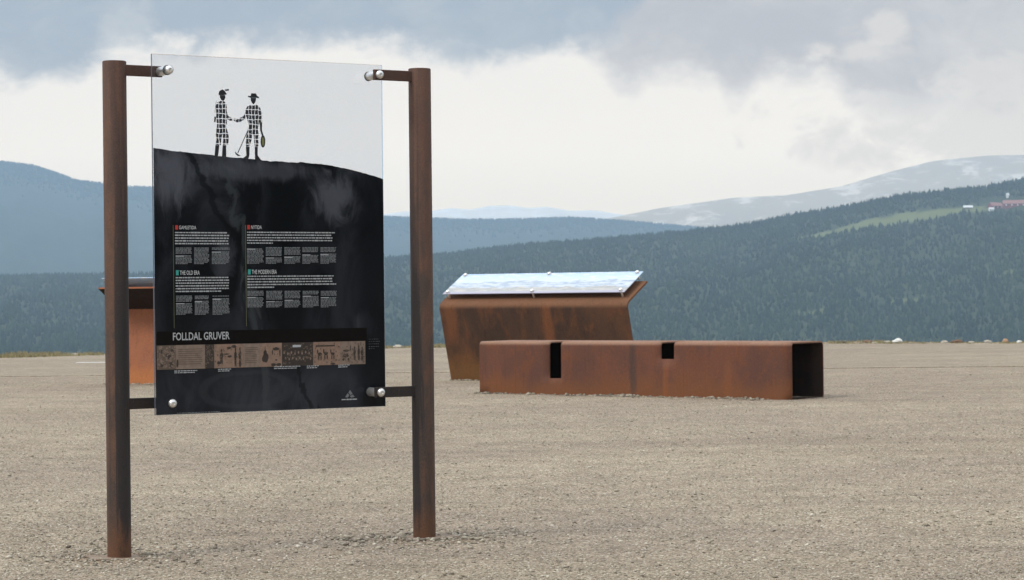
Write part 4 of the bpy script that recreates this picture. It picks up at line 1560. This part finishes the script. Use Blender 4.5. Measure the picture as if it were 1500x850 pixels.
def column_text(x0, x1, y0, y1, breaks=()):
    r = [v for v in np.arange(y0, y1, 1.9) if all(abs(v - b) > 1.0 for b in breaks)]
    text_lines('column_text', x0, x1, r, 1.25, M_GREY, random.uniform(0.5, 0.95), word=(2.0, 6.0), gap=0.7)
    for b in breaks:
        link('column_heading', poly_mesh('column_heading', [quad(x0, x0 + (x1 - x0) * 0.5, b + 1.6, b + 2.7)], PR3 - 0.0004), M_LIGHTGREY, sheet)


for (x0, x1), br in zip(((257, 281), (284, 306), (310, 336)), ((373.2,), (), (367.4,))):
    column_text(x0, x1, 363.5, 388, br)
for (x0, x1), br in zip(((257.5, 281.5), (285, 306), (311, 336)), ((443,), (440,), (436.5,))):
    column_text(x0, x1, 434, 461.5, br)
for (x0, x1), br in zip(((361.5, 386), (389, 413), (416, 440), (442.5, 466), (469, 492)), ((363,), (376,), (375,), (371.5,), (371,))):
    column_text(x0, x1, 363, 386, br)
for (x0, x1), br in zip(((362, 386), (389.5, 414), (416.5, 440), (443, 467), (469.5, 493)), ((434,), (440,), (438,), (432,), (434,))):
    column_text(x0, x1, 427, 450, br)
link('margin_line', poly_mesh('margin_line', [quad(253.0, 253.7, 330, 481)], PR2), M_OLIVE, sheet)
link('margin_line', poly_mesh('margin_line', [quad(358.8, 359.6, 330, 478)], PR2), M_OLIVE, sheet)

# title band and the strip of old photographs
SY0, SY1 = 506.5, 542.0


def strip_q(x0, x1, f0=0.0, f1=1.0):
    yt = level(x0, SY0 + (SY1 - SY0) * f0, 229)
    yb = level(x0, SY0 + (SY1 - SY0) * f1, 229)
    return quad(x0, x1, yt, yb)


link('title_band', poly_mesh('title_band', [quad(229.5, 537, 486, 506)], PR2 + 0.0003), M_BAND, sheet)
link('photo_strip', poly_mesh('photo_strip', [strip_q(229.0, 534.5)], PR2), M_TAN, sheet)


def archive(name, x0, x1, bg, blobs, f0=0.0, f1=1.0, lines=0, dots=0, ink=None, dot_m=None):
    o = link(name, poly_mesh(name, [strip_q(x0, x1, f0, f1)], PR3), bg, sheet) if bg else None
    for (cx, cy, rx, ry) in blobs:
        pts = []
        for k in range(14):
            a = 2 * math.pi * k / 14
            q = 1 + random.uniform(-0.16, 0.16)
            px = cx + rx * math.cos(a) * q
            pts.append(on_panel(px, level(px, SY0 + (SY1 - SY0) * (cy + ry * math.sin(a) * q), 229)))
        link('photo_detail', poly_mesh('photo_detail', [pts], PR4), ink or M_SEPIA_DK, sheet)
    if lines:
        pl = []
        for k in range(lines):
            f = 0.16 + 0.7 * k / lines
            pl.append(strip_q(x0 + 2.5, x1 - 2.5 - random.uniform(0, 4), f, f + 0.032))
        link('photo_detail', poly_mesh('photo_detail', pl, PR4), M_SEPIA_MID, sheet)
    if dots:
        pl = []
        for k in range(dots):
            px, fy = random.uniform(x0 + 1, x1 - 1), random.uniform(f0 + 0.05, f1 - 0.08)
            rx, ry = random.uniform(0.5, 1.3), random.uniform(0.015, 0.04)
            pl.append(strip_q(px - rx, px + rx, fy - ry, fy + ry))
        link('photo_detail', poly_mesh('photo_detail', pl, PR4 - 0.0004), dot_m or M_TAN, sheet)


def man(cx, cy, h, w=1.0):
    """head and body of a small standing figure, as blobs"""
    return [(cx, cy - h * 0.40, 1.0 * w, h * 0.11), (cx, cy - h * 0.08, 1.9 * w, h * 0.24), (cx - 0.7 * w, cy + h * 0.32, 0.7 * w, h * 0.2), (cx + 0.8 * w, cy + h * 0.32, 0.7 * w, h * 0.2)]


def horse(cx, cy, k=1.0):
    return [(cx, cy, 3.0 * k, 0.075 * k), (cx - 3.2 * k, cy - 0.11 * k, 1.0 * k, 0.10 * k)] + [(cx + d * k, cy + 0.16 * k, 0.45 * k, 0.11 * k) for d in (-2.1, -1.2, 1.4, 2.3)]


archive('archive_photo', 229, 257, M_SEPIA_MID, [(235, 0.25, 3, 0.10), (246, 0.45, 4, 0.12), (238, 0.8, 5, 0.09), (252, 0.25, 3, 0.09), (250, 0.8, 3, 0.14)], dots=110)
archive('archive_photo', 258, 299, M_TAN, [(259.5, 0.75, 1.6, 0.16)], lines=8)
archive('archive_photo', 300, 313, M_SEPIA_DK, [], dots=46, dot_m=M_SEPIA_MID)
archive('archive_photo', 314, 355, M_TAN2, man(324, 0.52, 0.62, 1.3) + [(331, 0.42, 4.5, 0.03), (336, 0.52, 3.0, 0.05), (320, 0.78, 2.4, 0.07)] + man(344.5, 0.55, 0.8) + man(351, 0.56, 0.84) + [(342, 0.11, 4, 0.06), (335, 0.16, 3, 0.05)], dots=24, dot_m=M_SEPIA_MID)
archive('archive_photo', 356, 380, M_TAN, [], lines=9)
archive('archive_photo', 381, 395, M_TAN2, [(388, 0.62, 4.6, 0.20), (388, 0.40, 2.6, 0.10), (388, 0.24, 0.4, 0.14)])
archive('archive_photo', 395.5, 412, M_TAN2, [(404, 0.25, 4.8, 0.07), (409.6, 0.42, 1.0, 0.16), (398.6, 0.40, 0.8, 0.12), (404, 0.72, 1.7, 0.035), (400, 0.92, 3.6, 0.07), (408, 0.92, 3.6, 0.07), (401.6, 0.47, 0.7, 0.025), (406, 0.47, 0.7, 0.025)])
archive('archive_photo', 412.5, 458, M_SEPIA_DK, [(416 + 5.2 * k, 0.42 + 0.05 * (k % 2), 1.1, 0.06) for k in range(8)] + [(418 + 5.2 * k, 0.66 + 0.04 * (k % 2), 1.1, 0.06) for k in range(8)], dots=60, dot_m=M_SEPIA_MID, ink=M_TAN)
link('photo_caption', poly_mesh('photo_caption', [strip_q(428, 440, 0.10, 0.20)], PR4 - 0.0008), M_LIGHTGREY, sheet)
archive('archive_photo', 458.5, 498, M_TAN2, horse(468, 0.52) + horse(477, 0.50) + horse(487, 0.52, 0.9) + [(487, 0.95, 3.5, 0.04)], dots=26, dot_m=M_SEPIA_MID)
link('photo_detail', poly_mesh('photo_detail', [strip_q(462, 490, 0.14, 0.20)], PR4), M_SEPIA_DK, sheet)
archive('archive_photo', 498.5, 534.5, M_TAN, [(507, 0.40, 5, 0.05), (506, 0.62, 4.5, 0.08), (502.5, 0.78, 1.4, 0.06), (510, 0.78, 1.4, 0.06), (513, 0.30, 0.6, 0.14)] + man(519, 0.52, 0.6) + man(525, 0.5, 0.66) + man(530, 0.54, 0.6), dots=50, dot_m=M_SEPIA_MID)
text_lines('photo_caption', 540, 556, [497, 500.5, 504, 508, 511], 0.9, M_DIM, 0.6, word=(0.7, 2.0), gap=1.8)
for x0, x1, y0, n in ((255, 290, 543.8, 2), (319, 340, 541.2, 2), (401, 440, 537.5, 2), (449, 467, 536.5, 2), (495, 512, 535.2, 2)):
    text_lines('photo_caption', x0, x1, [y0 + 2.6 * k for k in range(n)], 1.2, M_LIGHTGREY if n else M_GREY, 0.85, word=(2, 5), gap=0.8)
text_lines('small_print', 259, 322, [605.5], 0.9, M_GREY, 1.0, word=(2, 5), gap=0.8)
text_lines('small_print', 500, 523, [585.6], 1.6, M_LIGHTGREY, 1.0, word=(3, 8), gap=0.8)
link('emblem', poly_mesh('emblem', [[on_panel(*p) for p in poly] for poly in
     ([(505, 582), (509, 576), (511.5, 579), (509, 582.5)], [(510, 575), (512.5, 571.5), (516, 577), (513, 579)], [(512, 580.5), (516.5, 578), (519, 581.5), (514, 582.5)])], PR3), M_GREY, sheet)

finish_gravel()

# ------------------------------------------------------------------ air
hb = bmesh.new()
add_box(hb, (-6300, -500, -63.0), (6300, HAZE_FAR, HAZE_TOP))
haze = link('haze', bm_mesh('haze', hb), bpy.data.materials.new('haze'))
hm = haze.data.materials[0]
hm.use_nodes = True
hm.node_tree.nodes.clear()
ht = NT(hm.node_tree)
pv = ht.node('ShaderNodeVolumePrincipled', Color=HAZE_COLOR, Density=HAZE_DENSITY, Anisotropy=0.0)
ho = ht.node('ShaderNodeOutputMaterial')
ht.l.new(pv.outputs[0], ho.inputs['Volume'])
tag(haze, 'thin blue haze over the valley', kind='stuff')
